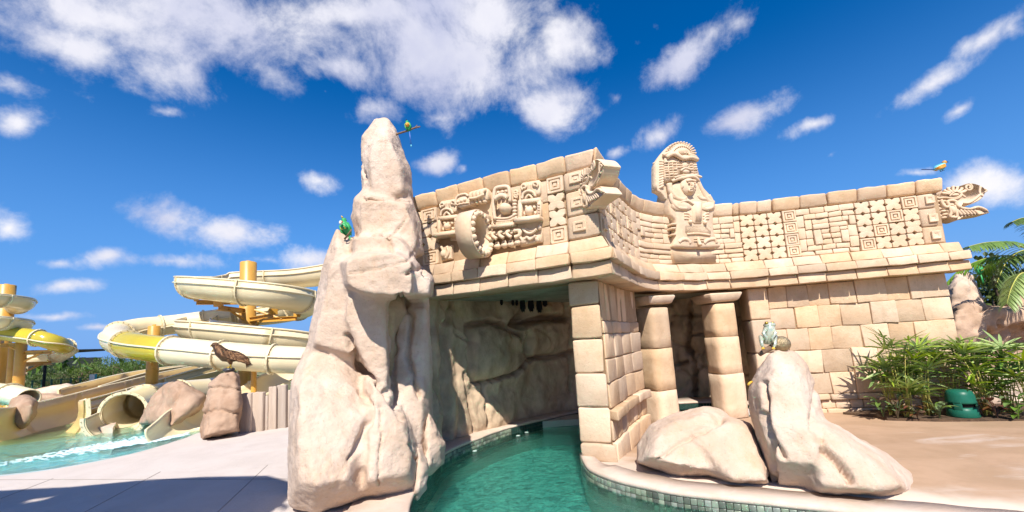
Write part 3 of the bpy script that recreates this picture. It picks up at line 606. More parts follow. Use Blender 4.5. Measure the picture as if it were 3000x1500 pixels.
# ---------------------------------------------------------------- grotto wall
bl = [V((*g(x, y, CZ), 0)) for x, y in ((1150, 1400), (1225, 1335), (1308, 1292), (1400, 1264), (1491, 1238), (1600, 1214), (1700, 1195))]
bl = catmull([V((-2.2, 5.9, 0))] + bl + [V((2.5, 10.2, 0)), V((3.6, 10.9, 0)), V((4.7, 10.3, 0)), V((5.0, 9.5, 0)), V((4.95, 8.85, 0))], 26)
CK = [([(1375, 1001), (1378, 953), (1426, 943), (1471, 958), (1516, 984), (1532, 1016), (1544, 1052)], 13, .17), ([(1542, 1054), (1506, 1092), (1421, 1120), (1390, 1122), (1373, 1097), (1373, 1001)], 9, .12), ([(1526, 921), (1526, 943), (1587, 933), (1658, 931)], 16, .24), ([(1505, 950), (1540, 925)], 26, .2),
      ([(1537, 976), (1542, 1042), (1557, 1049), (1607, 1044), (1632, 1042), (1700, 1025)], 11, .16), ([(1420, 1122), (1423, 1163), (1423, 1243)], 6, .09), ([(1330, 971), (1370, 1001)], 6, .06), ([(1357, 1092), (1375, 1173), (1388, 1264)], 6, .08), ([(1244, 900), (1259, 966), (1257, 1062), (1279, 1153), (1304, 1274)], 14, .12),
      ([(1335, 880), (1305, 961), (1300, 1052), (1304, 1270)], 12, .08), ([(1652, 880), (1668, 951), (1668, 1052), (1673, 1153)], 7, .07), ([(1560, 960), (1600, 985), (1612, 1020)], 4, .03), ([(2018, 890), (2022, 960), (2010, 1010), (2035, 1080), (2030, 1170)], 12, .25), ([(1965, 1075), (2010, 1060)], 10, .15), ([(2022, 985), (2050, 975), (2075, 980)], 7, .12), ([(1640, 1040), (1680, 1100), (1690, 1180)], 4, .04), ([(2195, 960), (2240, 930)], 5, .08)]
NZ = 84; vs = []; fs = []; nb = len(bl)
for i, p in enumerate(bl):
    t = (bl[min(i + 1, nb - 1)] - bl[max(i - 1, 0)]).normalized(); nn = V((t.y, -t.x, 0))
    for k in range(NZ):
        z = -.35 + 2.85 * k / (NZ - 1); q = V((p.x, p.y, z)) ; x, y = proj(q)
        vd = noise.voronoi(V((q.x, q.y, q.z * .8)) * 1.25 + V((3, 3, 3)), distance_metric='DISTANCE', exponent=2)[0]; e_ = vd[1] - vd[0]; vis = 1 if x > 1700 else 0; d = .15 * fbm(q + V((3, 1, 7)), .9, 3) + .035 * fbm(q, 3, 3) + .012 * fbm(q, 9, 3) + vis * (.22 * (.6 - vd[0]) - (.12 * (1 - e_ / .06) if e_ < .06 else 0)) - .10 * (z / 2.4) ** 2 * 0 + .20 * exp(-((x - 1455) / 85) ** 4 - ((y - 1035) / 85) ** 4) + .16 * exp(-((x - 1615) / 55) ** 2 - ((y - 990) / 50) ** 2) + .12 * exp(-((x - 2050) / 25) ** 2 - ((y - 1080) / 80) ** 2)
        d += .03 * sin(x * .12) * (1 if x < 1340 else 0)
        d -= 2.1 * crack_depth(x + 6 * noise.noise(q * 7), y + 6 * noise.noise(q * 7 + V((4, 4, 4))), CK)
        vs.append(q + nn * d)
for i in range(nb - 1):
    for k in range(NZ - 1): a = i * NZ + k; fs.append((a, a + NZ, a + NZ + 1, a + 1))
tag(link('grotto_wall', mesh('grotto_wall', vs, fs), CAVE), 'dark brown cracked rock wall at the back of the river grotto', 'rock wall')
bw = MB(); bw.box((-2.5, 9.6, 1.1), (.6, 6.2, 3)); bw.box((2.5, 12.2, 1.1), (10.6, .5, 3)); bw.box((7.7, 10.3, 1.1), (.5, 4.4, 3))
tag(bw.build('grotto_back_wall', CAVE, None, False), 'plain rough rear wall closing the grotto from outside', 'wall')
# bats hanging under the ceiling edge
BAT = mat('black_bat', (.012, .012, .014), bump=.2)
for k, (x, y0, y1, wd, lab) in enumerate(((1469, 883, 896, 9, 'smallest black bat, leftmost, hanging under the grotto ceiling'), (1502, 880, 893, 9, 'small black bat, second from left under the grotto ceiling'), (1513, 879, 892, 8, 'small black bat, third from left, pressed beside its neighbour'), (1530, 876, 908, 16, 'large black bat hanging between two small ones and the cluster'), (1554, 875, 905, 18, 'wide black bat at the left of the hanging cluster'), (1578, 874, 907, 17, 'longest black bat hanging in the middle of the cluster'), (1595, 872, 886, 14, 'short wide black bat, rightmost under the grotto ceiling'))):
    Y = 7.9 + (x - 1469) * .006; c = P(x, y0 - 3, Y=Y); c.z = 2.405; hgt = (y1 - y0 + 4) * Y / 1210; hw = wd * .5 * Y / 1210
    t = empty('hanging_bat', c, lab, 'bat', 'bats hanging in the grotto')
    m_ = MB(); m_.lathe([(hw * .5, 0), (hw * .65, -hgt * .3), (hw * .6, -hgt * .7), (hw * .3, -hgt * .86)], c, 10); m_.ball(c - V((0, .01, hgt * .86)), hw * .45, 8)
    for s_ in (-1, 1): m_.lathe([(hw * .18, 0), (.001, -hgt * .16)], c + V((s_ * hw * .3, -.01, -hgt * .9)), 5)
    m_.build('body', BAT, t)
    for s_ in (-1, 1):
        wq = MB(); o_ = [(0, 0), (.8, 0), (1, -.35), (1.05, -.8), (.8, -.68), (.6, -.98), (.35, -.8), (.1, -.9)]
        wq.add([c + V((s_ * u * hw, -.02 - .02 * (1 - u), v_ * hgt)) for u, v_ in o_] + [c + V((s_ * u * hw, .03, v_ * hgt)) for u, v_ in o_], [tuple(range(8)), tuple(range(15, 7, -1))] + [(i, (i + 1) % 8, 8 + (i + 1) % 8, 8 + i) for i in range(8)]); wq.build('wing', BAT, t, False)
# ---------------------------------------------------------------- big sculpted rocks
CR = [([(1015, 985), (1050, 1070), (1105, 1120), (1150, 1180), (1180, 1225)], 12, .10), ([(1168, 870), (1160, 960), (1150, 1080), (1165, 1190)], 10, .09), ([(1115, 1190), (1115, 1300), (1108, 1425)], 5, .03), ([(1230, 700), (1200, 760), (1100, 790), (1020, 800)], 5, .02), ([(1060, 582), (1140, 583), (1200, 592)], 6, .05),
      ([(1050, 430), (1055, 470), (1068, 530)], 7, .05), ([(1035, 690), (1130, 686), (1150, 735)], 7, .05), ([(1180, 870), (1205, 930), (1195, 1050), (1230, 1160)], 12, .07), ([(1140, 700), (1190, 640)], 4, .03), ([(1060, 1150), (1090, 1200), (1060, 1290), (1030, 1340)], 14, .05), ([(1190, 800), (1240, 780), (1255, 820)], 8, .06), ([(1205, 1300), (1225, 1340), (1262, 1385)], 9, .08)]
big = rock('rock_tower', [
    (S26([(735, 960), (727, 1060), (724, 1200, 4.5), (728, 1268, 4.45), (792, 1286, 4.35), (905, 1258, 4.55), (950, 1040, 4.9), (905, 940, 5.15), (830, 840, 5.35), (785, 850, 5.35), (758, 905, 5.15)]), 4.75, 1.0, .72),
    (S26([(822, 640), (848, 575), (878, 600), (905, 700), (945, 760), (950, 900), (900, 940), (765, 905), (787, 850), (792, 800), (814, 745), (824, 700)]), 5.25, 1.0, .7),
    (S26([(868, 735), (975, 742), (980, 985), (930, 935), (890, 870), (862, 800)]), 5.12, .9, .88),
    (S26([(960, 740), (1078, 745), (1086, 1000), (1090, 1105), (1060, 1190, 5.4), (1000, 1190, 5.3), (975, 900)]), 5.75, .9, .85),
    (S26([(930, 925), (985, 985), (1035, 1070), (1062, 1150), (1048, 1236, 4.85), (905, 1256, 4.6), (900, 1000)]), 4.95, .9, .7),
    (S26([(858, 655), (900, 636), (1000, 628), (1045, 655), (1045, 745), (990, 752), (905, 738), (868, 722)]), 4.72, 1.25, .9),
    (S26([(990, 650), (1060, 668), (1090, 700), (1086, 748), (1010, 752)]), 4.9, 1.0, .8),
    (S26([(885, 594), (960, 584), (1010, 600), (1045, 640), (900, 650), (880, 625)]), 5.05, 1.0, .88),
    (S26([(915, 475), (1035, 505), (1055, 560), (1062, 640), (1000, 645), (898, 598), (887, 545), (893, 502)]), 5.6, 1.1, .78),
    (S26([(912, 345), (945, 300), (975, 299), (995, 325), (1015, 385), (1033, 435), (1038, 510), (1030, 530), (925, 530), (914, 500), (922, 430), (905, 388)]), 5.75, 1.0, .6)],
    .022, ROCK, 2, amps=((1.0, .015), (2.6, .018), (7, .009), (20, .004)), cracks=CR, ridged=.012)
tag(big, 'tall pale pink rock tower with a jutting ledge left of the temple', 'rock')
sm = rock('rock', [(S26([(1075, 1018), (1090, 1050), (1121, 1120), (1116, 1160, 5.4), (1085, 1195, 5.2), (1060, 1210, 5.1), (1062, 1100)]), 5.4, .5, .6)], .025, ROCK, 2, cracks=[])
tag(sm, 'small pointed rock at the river edge below the rock tower', 'rock')
sm2 = rock('rock', [(S26([(1040, 1105), (1060, 1115), (1082, 1170), (1075, 1230, 4.95), (1045, 1262, 4.8), (1030, 1240)]), 5.0, .5, .6)], .025, ROCK, 2)
tag(sm2, 'narrow shaded rock dipping into the water against the rock tower', 'rock')
lg = MB(); q = [P(1010, 1437, z=.0), P(1100, 1405, z=0), P(1198, 1400, z=0), P(1207, 1440, z=0), P(1195, 1560, z=0), P(1000, 1560, z=0)]
slab('kerb', [(p.x, p.y) for p in q], -.5, .012, COPE)
r2 = rock('boulder', [(S26([(1602, 1165, 4.85), (1606, 1120), (1640, 1068), (1700, 1042), (1780, 1024), (1815, 1030), (1870, 1080), (1850, 1213, 4.7), (1700, 1196, 4.75)]), 5.15, .8, .72),
    (S26([(1720, 1080), (1830, 1048), (1890, 1062), (1922, 1120), (1950, 1224, 4.45), (1840, 1216, 4.5), (1740, 1190)]), 4.95, .8, .82)], .022, ROCK, 2, cracks=[([(1930, 1345), (1985, 1300), (2060, 1265), (2115, 1230)], 9, .035), ([(2000, 1290), (2010, 1400)], 10, .01), ([(2235, 1260), (2250, 1330), (2262, 1420)], 9, .1)], amps=((1.2, .03), (4, .014), (12, .006)))
tag(r2, 'low rounded boulder on the curved pool coping before the columns', 'rock')
r3 = rock('boulder', [(S26([(1935, 892), (1960, 882), (2000, 890), (2028, 920), (2060, 1000), (2085, 1100), (2100, 1238, 4.15), (1948, 1222, 4.3), (1928, 1150), (1888, 1040), (1886, 980), (1902, 940)]), 4.6, .8, .66),
    (S26([(2040, 1040), (2110, 1082), (2170, 1106), (2238, 1145), (2292, 1192), (2304, 1240, 4.0), (2230, 1256, 3.95), (2040, 1244, 4.1), (1990, 1150, 4.4)]), 4.35, .8, .74)], .022, ROCK, 2,
    cracks=[([(2240, 1120), (2250, 1230), (2262, 1330), (2270, 1420)], 12, .09), ([(2240, 1210), (2265, 1290), (2300, 1340)], 14, .06), ([(2410, 1320), (2450, 1350), (2490, 1410)], 16, .09), ([(2405, 1290), (2412, 1325)], 7, .05), ([(2390, 1130), (2375, 1260)], 10, .025)], amps=((1.2, .03), (4, .016), (12, .007)))
tag(r3, 'tall pale boulder with a frog and ball on its top, spreading right', 'rock')
# ---------------------------------------------------------------- carvings
class Carve:
    """relief worked on a wall plane: u,v measured on the plane, h = height above it"""
    def __init__(s, o0, n, sc=1., ox=0, oy=0): s.p0 = V(o0); s.n = V(n).normalized(); s.sc = sc; s.ox = ox; s.oy = oy; s.mb = MB(); s.t = V((-s.n.y, s.n.x, 0)).normalized()
    def pt(s, u, v, h=0.):
        d = ray(s.ox + u / s.sc, s.oy + v / s.sc); o = V((0, 0, H)); t = (s.p0 - o).dot(s.n) / d.dot(s.n); return o + d * t + s.n * h
    def px(s): a = s.pt(600, 600); return (s.pt(610, 600) - a).length / 10
    def poly(s, pts, rings):
        n = len(pts); cu = sum(p[0] for p in pts) / n; cv = sum(p[1] for p in pts) / n
        vs = [s.pt(cu + (u - cu) * k, cv + (v - cv) * k, h) for k, h in rings for u, v in pts]
        fs = [(i * n + j, i * n + (j + 1) % n, (i + 1) * n + (j + 1) % n, (i + 1) * n + j) for i in range(len(rings) - 1) for j in range(n)] + [tuple((len(rings) - 1) * n + j for j in range(n))]
        s.mb.add(vs, fs); return s
    def box(s, u0, v0, u1, v1, h, sk=0, e=.9):
        """sk = vertical shear over the width (px)"""
        r = min(u1 - u0, v1 - v0) * .12; q = [(u0 + r, v0), (u1 - r, v0 + sk), (u1, v0 + r + sk), (u1, v1 - r + sk), (u1 - r, v1 + sk), (u0 + r, v1), (u0, v1 - r), (u0, v0 + r)]
        return s.poly(q, [(1, -.02), (1, h * .8), (e, h)])
    def ball(s, u, v, ru, rv, h, dep): 
        c = s.pt(u, v, h); k = s.px(); M = Matrix((s.t, s.n, V((0, 0, 1)))).transposed(); s.mb.ball(c, (ru * k, dep, rv * k), 14, M); return s
    def tube(s, pts, r, h=0., flat=1.): k = s.px(); s.mb.tube([s.pt(p[0], p[1], h if len(p) < 3 else p[2]) for p in catmull([(*p, 0) if len(p) == 2 else p for p in pts], 4)] if False else [s.pt(q.x, q.y, q.z if q.z else h) for q in catmull([V((p[0], p[1], p[2] if len(p) > 2 else 0)) for p in pts], 4)], r * k, 7); return s
    def curl(s, u, v, r, h, t0=0., turns=1.3, w=.32, d=1):
        return s.tube([(u + r * (1 - .72 * k / 9) * cos(t0 + d * turns * 2 * pi * k / 9), v + r * (1 - .72 * k / 9) * sin(t0 + d * turns * 2 * pi * k / 9)) for k in range(10)], r * w, h)
    def build(s, name, m, parent, smooth=True): o = s.mb.build(name, m, parent, smooth); s.mb = MB(); return o
random.seed(11)
# --- long-nosed mask on the front wing
c = Carve(A.W(2, 0, FO + .03), (-.453, -.892, 0), 4.2925, 1250, 500); sk = -34
c.poly([(185, 400), (430, 350), (620, 290), (860, 260), (1210, 180), (1440, 150), (1468, 640), (1455, 900), (1190, 960), (1170, 800), (860, 860), (640, 900), (300, 880), (300, 830), (130, 870), (135, 620), (190, 620)], [(1, -.05), (1, .0), (.99, .012)])
c.poly([(190, 965), (330, 940), (330, 1110), (205, 1140)], [(1, -.02), (1, .03), (.9, .045)])
mk = c.build('mask_carving', STONE_L, temple, False)
def tower(u, v, w_, h_, s_=1.):                      # stacked side panel: curls, arch, framed ball, flange
    c.box(u, v, u + w_, v + h_ * .36, .06, sk * w_ / 250); c.curl(u + w_ * .2, v + h_ * .12, w_ * .16, .075, 2, 1.1); c.curl(u + w_ * .76, v + h_ * .06, w_ * .15, .075, 1, 1.1, d=-1)
    for k in range(3): c.tube([(u + w_ * (.38 + k * .1), v + h_ * .04), (u + w_ * (.42 + k * .06), v + h_ * .24)], w_ * .03, .075)
    c.tube([(u + w_ * .1, v + h_ * .42), (u + w_ * .18, v + h_ * .28), (u + w_ * .42, v + h_ * .22), (u + w_ * .68, v + h_ * .26), (u + w_ * .78, v + h_ * .36)], w_ * .06, .08)
    c.tube([(u + w_ * .24, v + h_ * .42), (u + w_ * .42, v + h_ * .31), (u + w_ * .62, v + h_ * .4)], w_ * .05, .07)
    c.build('panel', STONE_L, mk)
    y = v + h_ * .44
    for a_, b_, cc_, dd in ((0, 0, 1, .1), (0, .42, 1, .52), (0, 0, .16, .52), (.84, 0, 1, .52)): c.box(u - w_ * .1 + a_ * w_ * 1.15, y + b_ * h_, u - w_ * .1 + cc_ * w_ * 1.15, y + dd * h_, .09, sk * w_ / 250 * (cc_ - a_))
    for k in range(5): c.box(u + w_ * .93, y + h_ * (.1 + k * .065), u + w_ * 1.03, y + h_ * (.14 + k * .065), .115)
    for q in (.22, .42, .62): c.box(u + w_ * q, y + h_ * .13, u + w_ * (q + .13), y + h_ * .2, .07); 
    c.box(u + w_ * .15, y + h_ * .3, u + w_ * .27, y + h_ * .37, .07); c.box(u + w_ * .68, y + h_ * .27, u + w_ * .8, y + h_ * .35, .07); c.build('frame', STONE_L, mk)
    c.ball(u + w_ * .42, y + h_ * .26, w_ * .19, w_ * .19, .04, .08); c.build('pupil', STONE_L, mk)
    c.box(u - w_ * .2, v + h_ * .93, u + w_ * 1.1, v + h_ * 1.03, .17, sk * w_ / 190, e=.97)
    for k in range(8): c.box(u + w_ * (-.16 + k * .15), v + h_ * (.90) + sk * .1 * k, u + w_ * (-.05 + k * .15), v + h_ * .935 + sk * .1 * k, .15)
    c.build('flange', STONE_L, mk)
tower(190, 395, 225, 455); tower(1205, 165, 245, 505)
# eyelid, forehead knot, big eye
c.poly([(425, 470), (420, 400), (450, 350), (560, 322), (610, 330), (640, 455), (600, 470), (480, 500)], [(1, -.02), (1, .13), (.93, .15)]); c.tube([(440, 470), (440, 390), (480, 345), (560, 330), (590, 360)], 13, .155)
for k in range(3): c.ball(465 + k * 42, 425 - k * 12, 18, 20, .15, .03)
c.tube([(450, 465), (530, 445), (600, 440)], 9, .155); c.build('eyelid', STONE_L, mk)
c.ball(555, 570, 62, 55, .03, .08); c.build('pupil', STONE_L, mk)
for k in range(4): c.tube([(650 + k * 45, 300 - k * 12, .08), (640 + k * 45, 350 - k * 10, .2), (650 + k * 45, 440 - k * 8, .14)], 24, .1)
c.box(630, 290, 820, 440, .12, -40); c.tube([(635, 400), (700, 395), (760, 375), (815, 350)], 14, .22)
for k in range(4): c.ball(655 + k * 48, 445 - k * 6, 20, 18, .15, .05)
c.build('forehead_knot', STONE_L, mk)
for k in range(6): c.ball(868 + (k % 2) * 6, 350 + k * 50, 22, 20, .04, .04)
for k in range(5): c.ball(1132, 400 + k * 42, 26, 18, .06, .04)
c.build('bead', STONE_L, mk)
c.tube([(905, 640), (890, 520), (890, 400), (900, 280), (940, 240), (1060, 232), (1085, 300), (1090, 420)], 20, .11); c.tube([(920, 400), (1000, 345), (1080, 380)], 26, .15)
for k in range(3): c.ball(940 + k * 52, 300 - k * 10, 20, 22, .09, .03)
for k in range(7): c.tube([(935 + k * 24, 352 - k * 2 - (8 if 1 < k < 5 else 0)), (935 + k * 24, 385 - k * 2 - (10 if 1 < k < 5 else 0))], 9, .17)
c.tube([(900, 585), (930, 620), (1070, 615), (1150, 570)], 12, .10); c.tube([(890, 610), (930, 650), (1080, 640), (1170, 600)], 12, .09); c.build('eye_frame', STONE_L, mk)
c.ball(1025, 495, 68, 64, .06, .13); c.build('pupil', STONE_L, mk)
for k in range(7): c.tube([(925 + k * 26, 670 - k * 3), (922 + k * 26, 700 - k * 4)], 12, .09); c.build('tooth', STONE_L, mk)
c.box(870, 715, 1150, 755, .16, -38, e=.97); c.build('flange', STONE_L, mk)
for u, v in ((1150, 290), (1150, 320)): c.curl(u, v, 36, .06, 1, 1.2)
c.curl(890, 690, 34, .08, 3, 1.2); c.build('curl', STONE_L, mk)
c.tube([(1235, 740), (1280, 790), (1350, 795), (1410, 745)], 14, .07); c.tube([(1260, 735), (1300, 760), (1350, 762), (1390, 730)], 9, .06); c.ball(1437, 725, 18, 26, .05, .04); c.build('garland', STONE_L, mk)
for u, v in ((835, 800), (905, 785), (990, 775), (1085, 765)):      # hooked fangs
    c.tube([(u, v + 10, .10), (u - 28, v + 30, .12), (u - 20, v + 62, .12), (u + 25, v + 92, .12)], 19, .1); c.curl(u + 14, v + 26, 24, .09, 3.4, .9, .4); c.build('tooth', STONE_L, mk)
c.tube([(1120, 770), (1200, 770), (1195, 830), (1140, 850)], 22, .08); c.build('lip', STONE_L, mk)
for u, v in ((820, 965), (912, 948), (1000, 935), (1082, 925), (1165, 905)):
    c.ball(u, v + 12, 40, 26, .05, .05); c.curl(u + 5, v - 20, 26, .06, 2.5, 1., .4); c.build('tooth', STONE_L, mk)
c.box(1190, 850, 1450, 945, .055, -40); c.tube([(1210, 850), (1240, 890), (1290, 850), (1330, 880), (1400, 830)], 14, .08); c.ball(1240, 900, 34, 30, .06, .04); c.box(1390, 850, 1440, 910, .09, -6); c.build('lower_panel', STONE_L, mk)
c.ball(240, 1055, 38, 46, .05, .06); c.tube([(215, 965), (240, 1010), (250, 1060)], 14, .07); c.tube([(280, 960), (300, 1040), (260, 1110)], 18, .05); c.build('curl', STONE_L, mk)
# hooked nose: a thick band looping out from the wall, beads on its flank
s0 = A.s(1392, 3.3, .4); zc_ = 3.17; sw = .125
def loop(k, ex=0.): a = -pi / 2 + k * 2 * pi; return .43 + (.27 + ex) * cos(a), zc_ + (.30 + ex) * sin(a) + .03 * cos(a)
nb_ = 44; vs = []; fs = []
for i in range(nb_):
    k = i / nb_; o_i = loop(k, -.075 - .06 * max(0, cos((k - .45) * 2 * pi)) * 0); o_o = loop(k, .045)
    for (o_, z_), q in ((o_o, -sw), (o_o, sw - .025), ((o_o[0] * .96 + o_i[0] * .04, o_o[1] * .96 + o_i[1] * .04), sw), ((o_i[0] * .8 + o_o[0] * .2, o_i[1] * .8 + o_o[1] * .2), sw), (o_i, sw - .02), (o_i, -sw)):
        p = A.W(s0 + q, z_, o_); p += noise.noise_vector(p * 5) * .012; vs.append(p)
for i in range(nb_):
    for j in range(6): a, b_ = i * 6, ((i + 1) % nb_) * 6; fs.append((a + j, a + (j + 1) % 6, b_ + (j + 1) % 6, b_ + j))
ns = link('nose_scroll', mesh('nose_scroll', vs, fs), STONE_L, mk)
m_ = MB()
for i in range(19):
    k = i / 19 + .02; o_, z_ = loop(k, -.015); p = A.W(s0 + sw + .01, z_, o_); m_.ball(p, .042, 10); m_.ball(p + V((.02, -.015, 0)) * 1.2, .016, 6)
m_.tube([A.W(s0 + sw, z_, o_) for o_, z_ in [loop(i / 30, .035) for i in range(31)]], .012, 6)
m_.build('nose_beads', STONE_L, mk)
m_ = MB(); m_.add(*(lambda t: ([A.W(s0 + v.x, v.z, v.y) for v in t[0]], t[1]))(shell(-sw, sw, 0, .36, 3.40, 3.52, .03))); m_.tube([A.W(s0 + sw - .01, 3.50, .0), A.W(s0 + sw + .12, 3.42, .06), A.W(s0 + sw + .2, 3.34, .1)], .05, 8)
for k in range(3): m_.ball(A.W(s0 + sw + .07 + k * .085, 3.35 - k * .03, .12), .045, 10)
m_.build('nose_bridge', STONE_L, mk)
# --- feathered serpent heads: local x forward, z up, side face at y = 0 (towards the viewer), thickness in -y
pe = B.W(sE1, 3.4, FO - .02); tE = (B.W(sE1 + .01, 3.4, 0) - B.W(sE1 - .05, 3.4, 0)).normalized(); nE = V((tE.y, -tE.x, 0))
cs = Carve(pe, nE, 3.68, 2600, 450)
SERP = {}
def sp(name): SERP[name] = cs.mb; cs.mb = MB()
TH = .30
def both(fn):                                        # carve both flanks
    fn(); k = len(cs.mb.v)
def dens(pts, n=3): return [(q.x, q.y) for q in catmull([V((*p, 0)) for p in pts], n)]
def prism(pts, th, bev=.02, o=0.):
    pts = dens(pts); n = len(pts); bm = bmesh.new(); cu = sum(p[0] for p in pts) / n; cv = sum(p[1] for p in pts) / n; rings = []
    def nrm(i):
        a, b_ = pts[i - 1], pts[(i + 1) % n]; d = V((b_[0] - a[0], b_[1] - a[1])); d = d.normalized() if d.length else V((1, 0)); return V((-d.y, d.x))
    for ins, h in ((7, o), (2.5, o - bev * .4), (0, o - bev * 1.4), (0, o - th + bev), (4, o - th)):
        rings.append([bm.verts.new(cs.pt(pts[i][0] + nrm(i).x * ins, pts[i][1] + nrm(i).y * ins, h)) for i in range(n)])
    for r1, r2_ in zip(rings, rings[1:]):
        for i in range(n):
            try: bm.faces.new((r1[i], r1[(i + 1) % n], r2_[(i + 1) % n], r2_[i]))
            except ValueError: pass
    f = [bm.faces.new(rings[0]), bm.faces.new(rings[-1][::-1])]; bmesh.ops.triangulate(bm, faces=f, ngon_method='EAR_CLIP')
    bm.verts.index_update(); cs.mb.add([v.co.copy() for v in bm.verts], [[v.index for v in f_.verts] for f_ in bm.faces]); bm.free()
prism([(560, 500), (570, 435), (600, 402), (650, 372), (700, 354), (760, 350), (812, 368), (835, 330), (880, 315), (940, 318), (1000, 340), (1050, 372), (1084, 402), (1060, 418), (1046, 450), (1010, 490), (940, 530), (862, 556), (812, 552), (790, 600), (700, 640), (640, 620), (590, 570), (560, 500)], TH)
cs.tube([(1000, 440), (930, 500), (870, 530), (815, 530)], 15, .0); cs.tube([(1000, 355), (990, 400), (1000, 440), (1030, 455)], 14, .0); cs.tube([(1030, 385), (1060, 400), (1035, 420)], 9, .02); sp('upper_jaw')
prism([(640, 560), (700, 545), (790, 560), (850, 592), (900, 584), (960, 562), (1005, 562), (1050, 590), (1100, 628), (1088, 642), (980, 662), (820, 686), (790, 706), (740, 716), (680, 702), (652, 680), (640, 620), (640, 560)], TH)
cs.tube([(760, 560), (800, 590), (880, 598), (960, 580), (1010, 590), (1060, 615)], 15, .015)
for k in range(6): cs.tube([(740 + k * 38, 605 + k * 1), (770 + k * 38, 635), (795 + k * 36, 662 - k * 2)], 17 - k, .005)
for k in range(3): cs.tube([(1000 + k * 12, 585 + k * 8), (1060 + k * 10, 606 + k * 8)], 8, .01)
sp('lower_jaw')
for k in range(7):
    a = radians(195 + k * 22); cx_, cy_ = 720, 445; cs.tube([(cx_ + 55 * cos(a), cy_ + 30 * sin(a)), (cx_ + 105 * cos(a) * 1.15, cy_ + 62 * sin(a)), (cx_ + 140 * cos(a), cy_ + 92 * sin(a))], 17, .01)
sp('crest')
cs.tube([(660, 465), (700, 425), (750, 412), (790, 425), (770, 460), (720, 478), (660, 478)], 9, .02); cs.ball(728, 447, 46, 22, .0, .04); cs.tube([(540, 485), (620, 478), (700, 490), (760, 480), (800, 440)], 12, .015); sp('eye')
cs.curl(868, 365, 42, .01, -1.2, 1.4, .3, d=1); cs.tube([(820, 400), (800, 440), (840, 470)], 12, .0); sp('brow_curl')
cs.tube([(570, 500), (600, 560), (640, 580), (660, 560), (640, 520), (690, 505), (735, 520), (740, 550), (780, 580)], 19, .01); cs.tube([(665, 575), (680, 640), (670, 680), (710, 690), (745, 680), (735, 620), (715, 560)], 17, .01); cs.ball(698, 610, 34, 60, .0, .05); sp('cheek_scroll')
prism([(425, 440), (500, 440), (570, 455), (640, 480), (650, 600), (650, 690), (600, 715), (540, 762), (500, 775), (470, 620), (425, 440)], TH - .03, o=-.03)
for r_ in range(7):
    for q in range(3):
        u = 470 + q * 62 + (r_ % 2) * 12 + r_ * 4; v = 470 + r_ * 44 + q * (4 - r_ * 4.5); 
        if u < 640: cs.ball(u, v, 34, 19, -.025, .045)
sp('neck')
def serpent(origin, xdir, scale, ref, lab):
    xd = V(xdir).normalized(); yd = V((xd.y, -xd.x, 0)); Mr = Matrix((tE, nE, V((0, 0, 1)))); Mt = Matrix((xd, yd, V((0, 0, 1)))).transposed(); first = None
    for nm, mb in SERP.items():
        q = MB(); q.f = mb.f; q.v = [V(origin) + Mt @ ((Mr @ (v - ref)) * scale) for v in mb.v]
        for v in q.v: v += noise.noise_vector(v * 7) * .006
        if first is None: first = q.build('serpent_head', STONE_L, temple); first['label'] = lab
        else: q.build(nm, STONE_L, first)
ref = pe.copy(); ref.z = 3.38
serpent(ref, tE, 1, ref, 'serpent head in profile with open jaws at the right end of the frieze')
dd = V((.36, -.93, 0)).normalized(); pc = A.W(A.L, 3.42, FO) ; sd2 = V((dd.y, -dd.x, 0))
serpent(pc - dd * .20 + sd2 * .15 + V((0, 0, -.05)), dd, .84, ref + V((0, 0, .05)), 'serpent head with square snout jutting from the corner of the frieze')
# --- king statue standing in front of the curved wall
s1 = B.s(2000, 3.3, .1); q0 = B.W(s1, 3.3, .15); q1 = B.W(s1 + .05, 3.3, 0) - B.W(s1 - .05, 3.3, 0); nS = V((q1.y, -q1.x, 0)).normalized()
k = Carve(q0, nS, 3.22, 1850, 400)
st = empty('statue', q0 - V((0, 0, .9)), 'carved stone king in a tall feathered headdress standing on the curved wall', 'statue')
def kp(pts, hb, hf, e=.93): k.poly(pts, [(.96, -hb), (1, -hb * .5), (1, hf * .5), (.975, hf * .85), (e, hf)])
kp(dens([(330, 560), (350, 480), (420, 440), (600, 430), (645, 490), (720, 575), (748, 650), (757, 735), (740, 760), (745, 900), (775, 1010), (800, 1060), (400, 1060), (375, 1000), (390, 820), (330, 735), (330, 560)], 3), .35, .11)
k.tube([(330, 560), (370, 590), (430, 605), (480, 605)], 16, .09); k.tube([(590, 570), (620, 600), (680, 605), (720, 600)], 16, .09)
for u, w_ in ((425, 24), (712, 18)):
    for r_ in range(8): k.box(u - w_ * .5, 760 + r_ * 25, u + w_ * .5, 774 + r_ * 25, .1)
k.box(345, 830, 390, 850, .12); k.box(342, 870, 385, 888, .12); k.box(345, 930, 385, 945, .12); k.build('body', STONE_L, st)
k.tube([(338, 570, .10), (350, 640, .11), (400, 690, .12), (480, 700, .12)], 16, .1); k.poly([(345, 620), (430, 625), (500, 650), (530, 700), (470, 720), (370, 715), (335, 680)], [(1, .05), (.97, .125), (.85, .14)]); k.tube([(420, 640), (490, 625), (545, 660)], 10, .12); k.build('arm', STONE_L, st)
k.tube([(690, 570, .10), (722, 640, .11), (712, 690, .12), (655, 705, .12)], 16, .1); k.poly([(735, 640), (690, 630), (640, 650), (612, 700), (670, 722), (735, 712), (752, 680)], [(1, .05), (.97, .125), (.85, .14)]); k.build('arm', STONE_L, st)
for rb in ([(330, 460), (345, 540), (400, 600), (470, 615)], [(590, 440), (640, 540), (690, 620), (740, 640)]): k.tube(rb, 22, .085); k.build('headdress_ribbon', STONE_L, st)
k.box(538, 630, 622, 838, .14); k.box(550, 645, 610, 820, .155, e=.97); k.ball(514, 822, 16, 16, .12, .05); k.ball(650, 828, 16, 16, .12, .05)
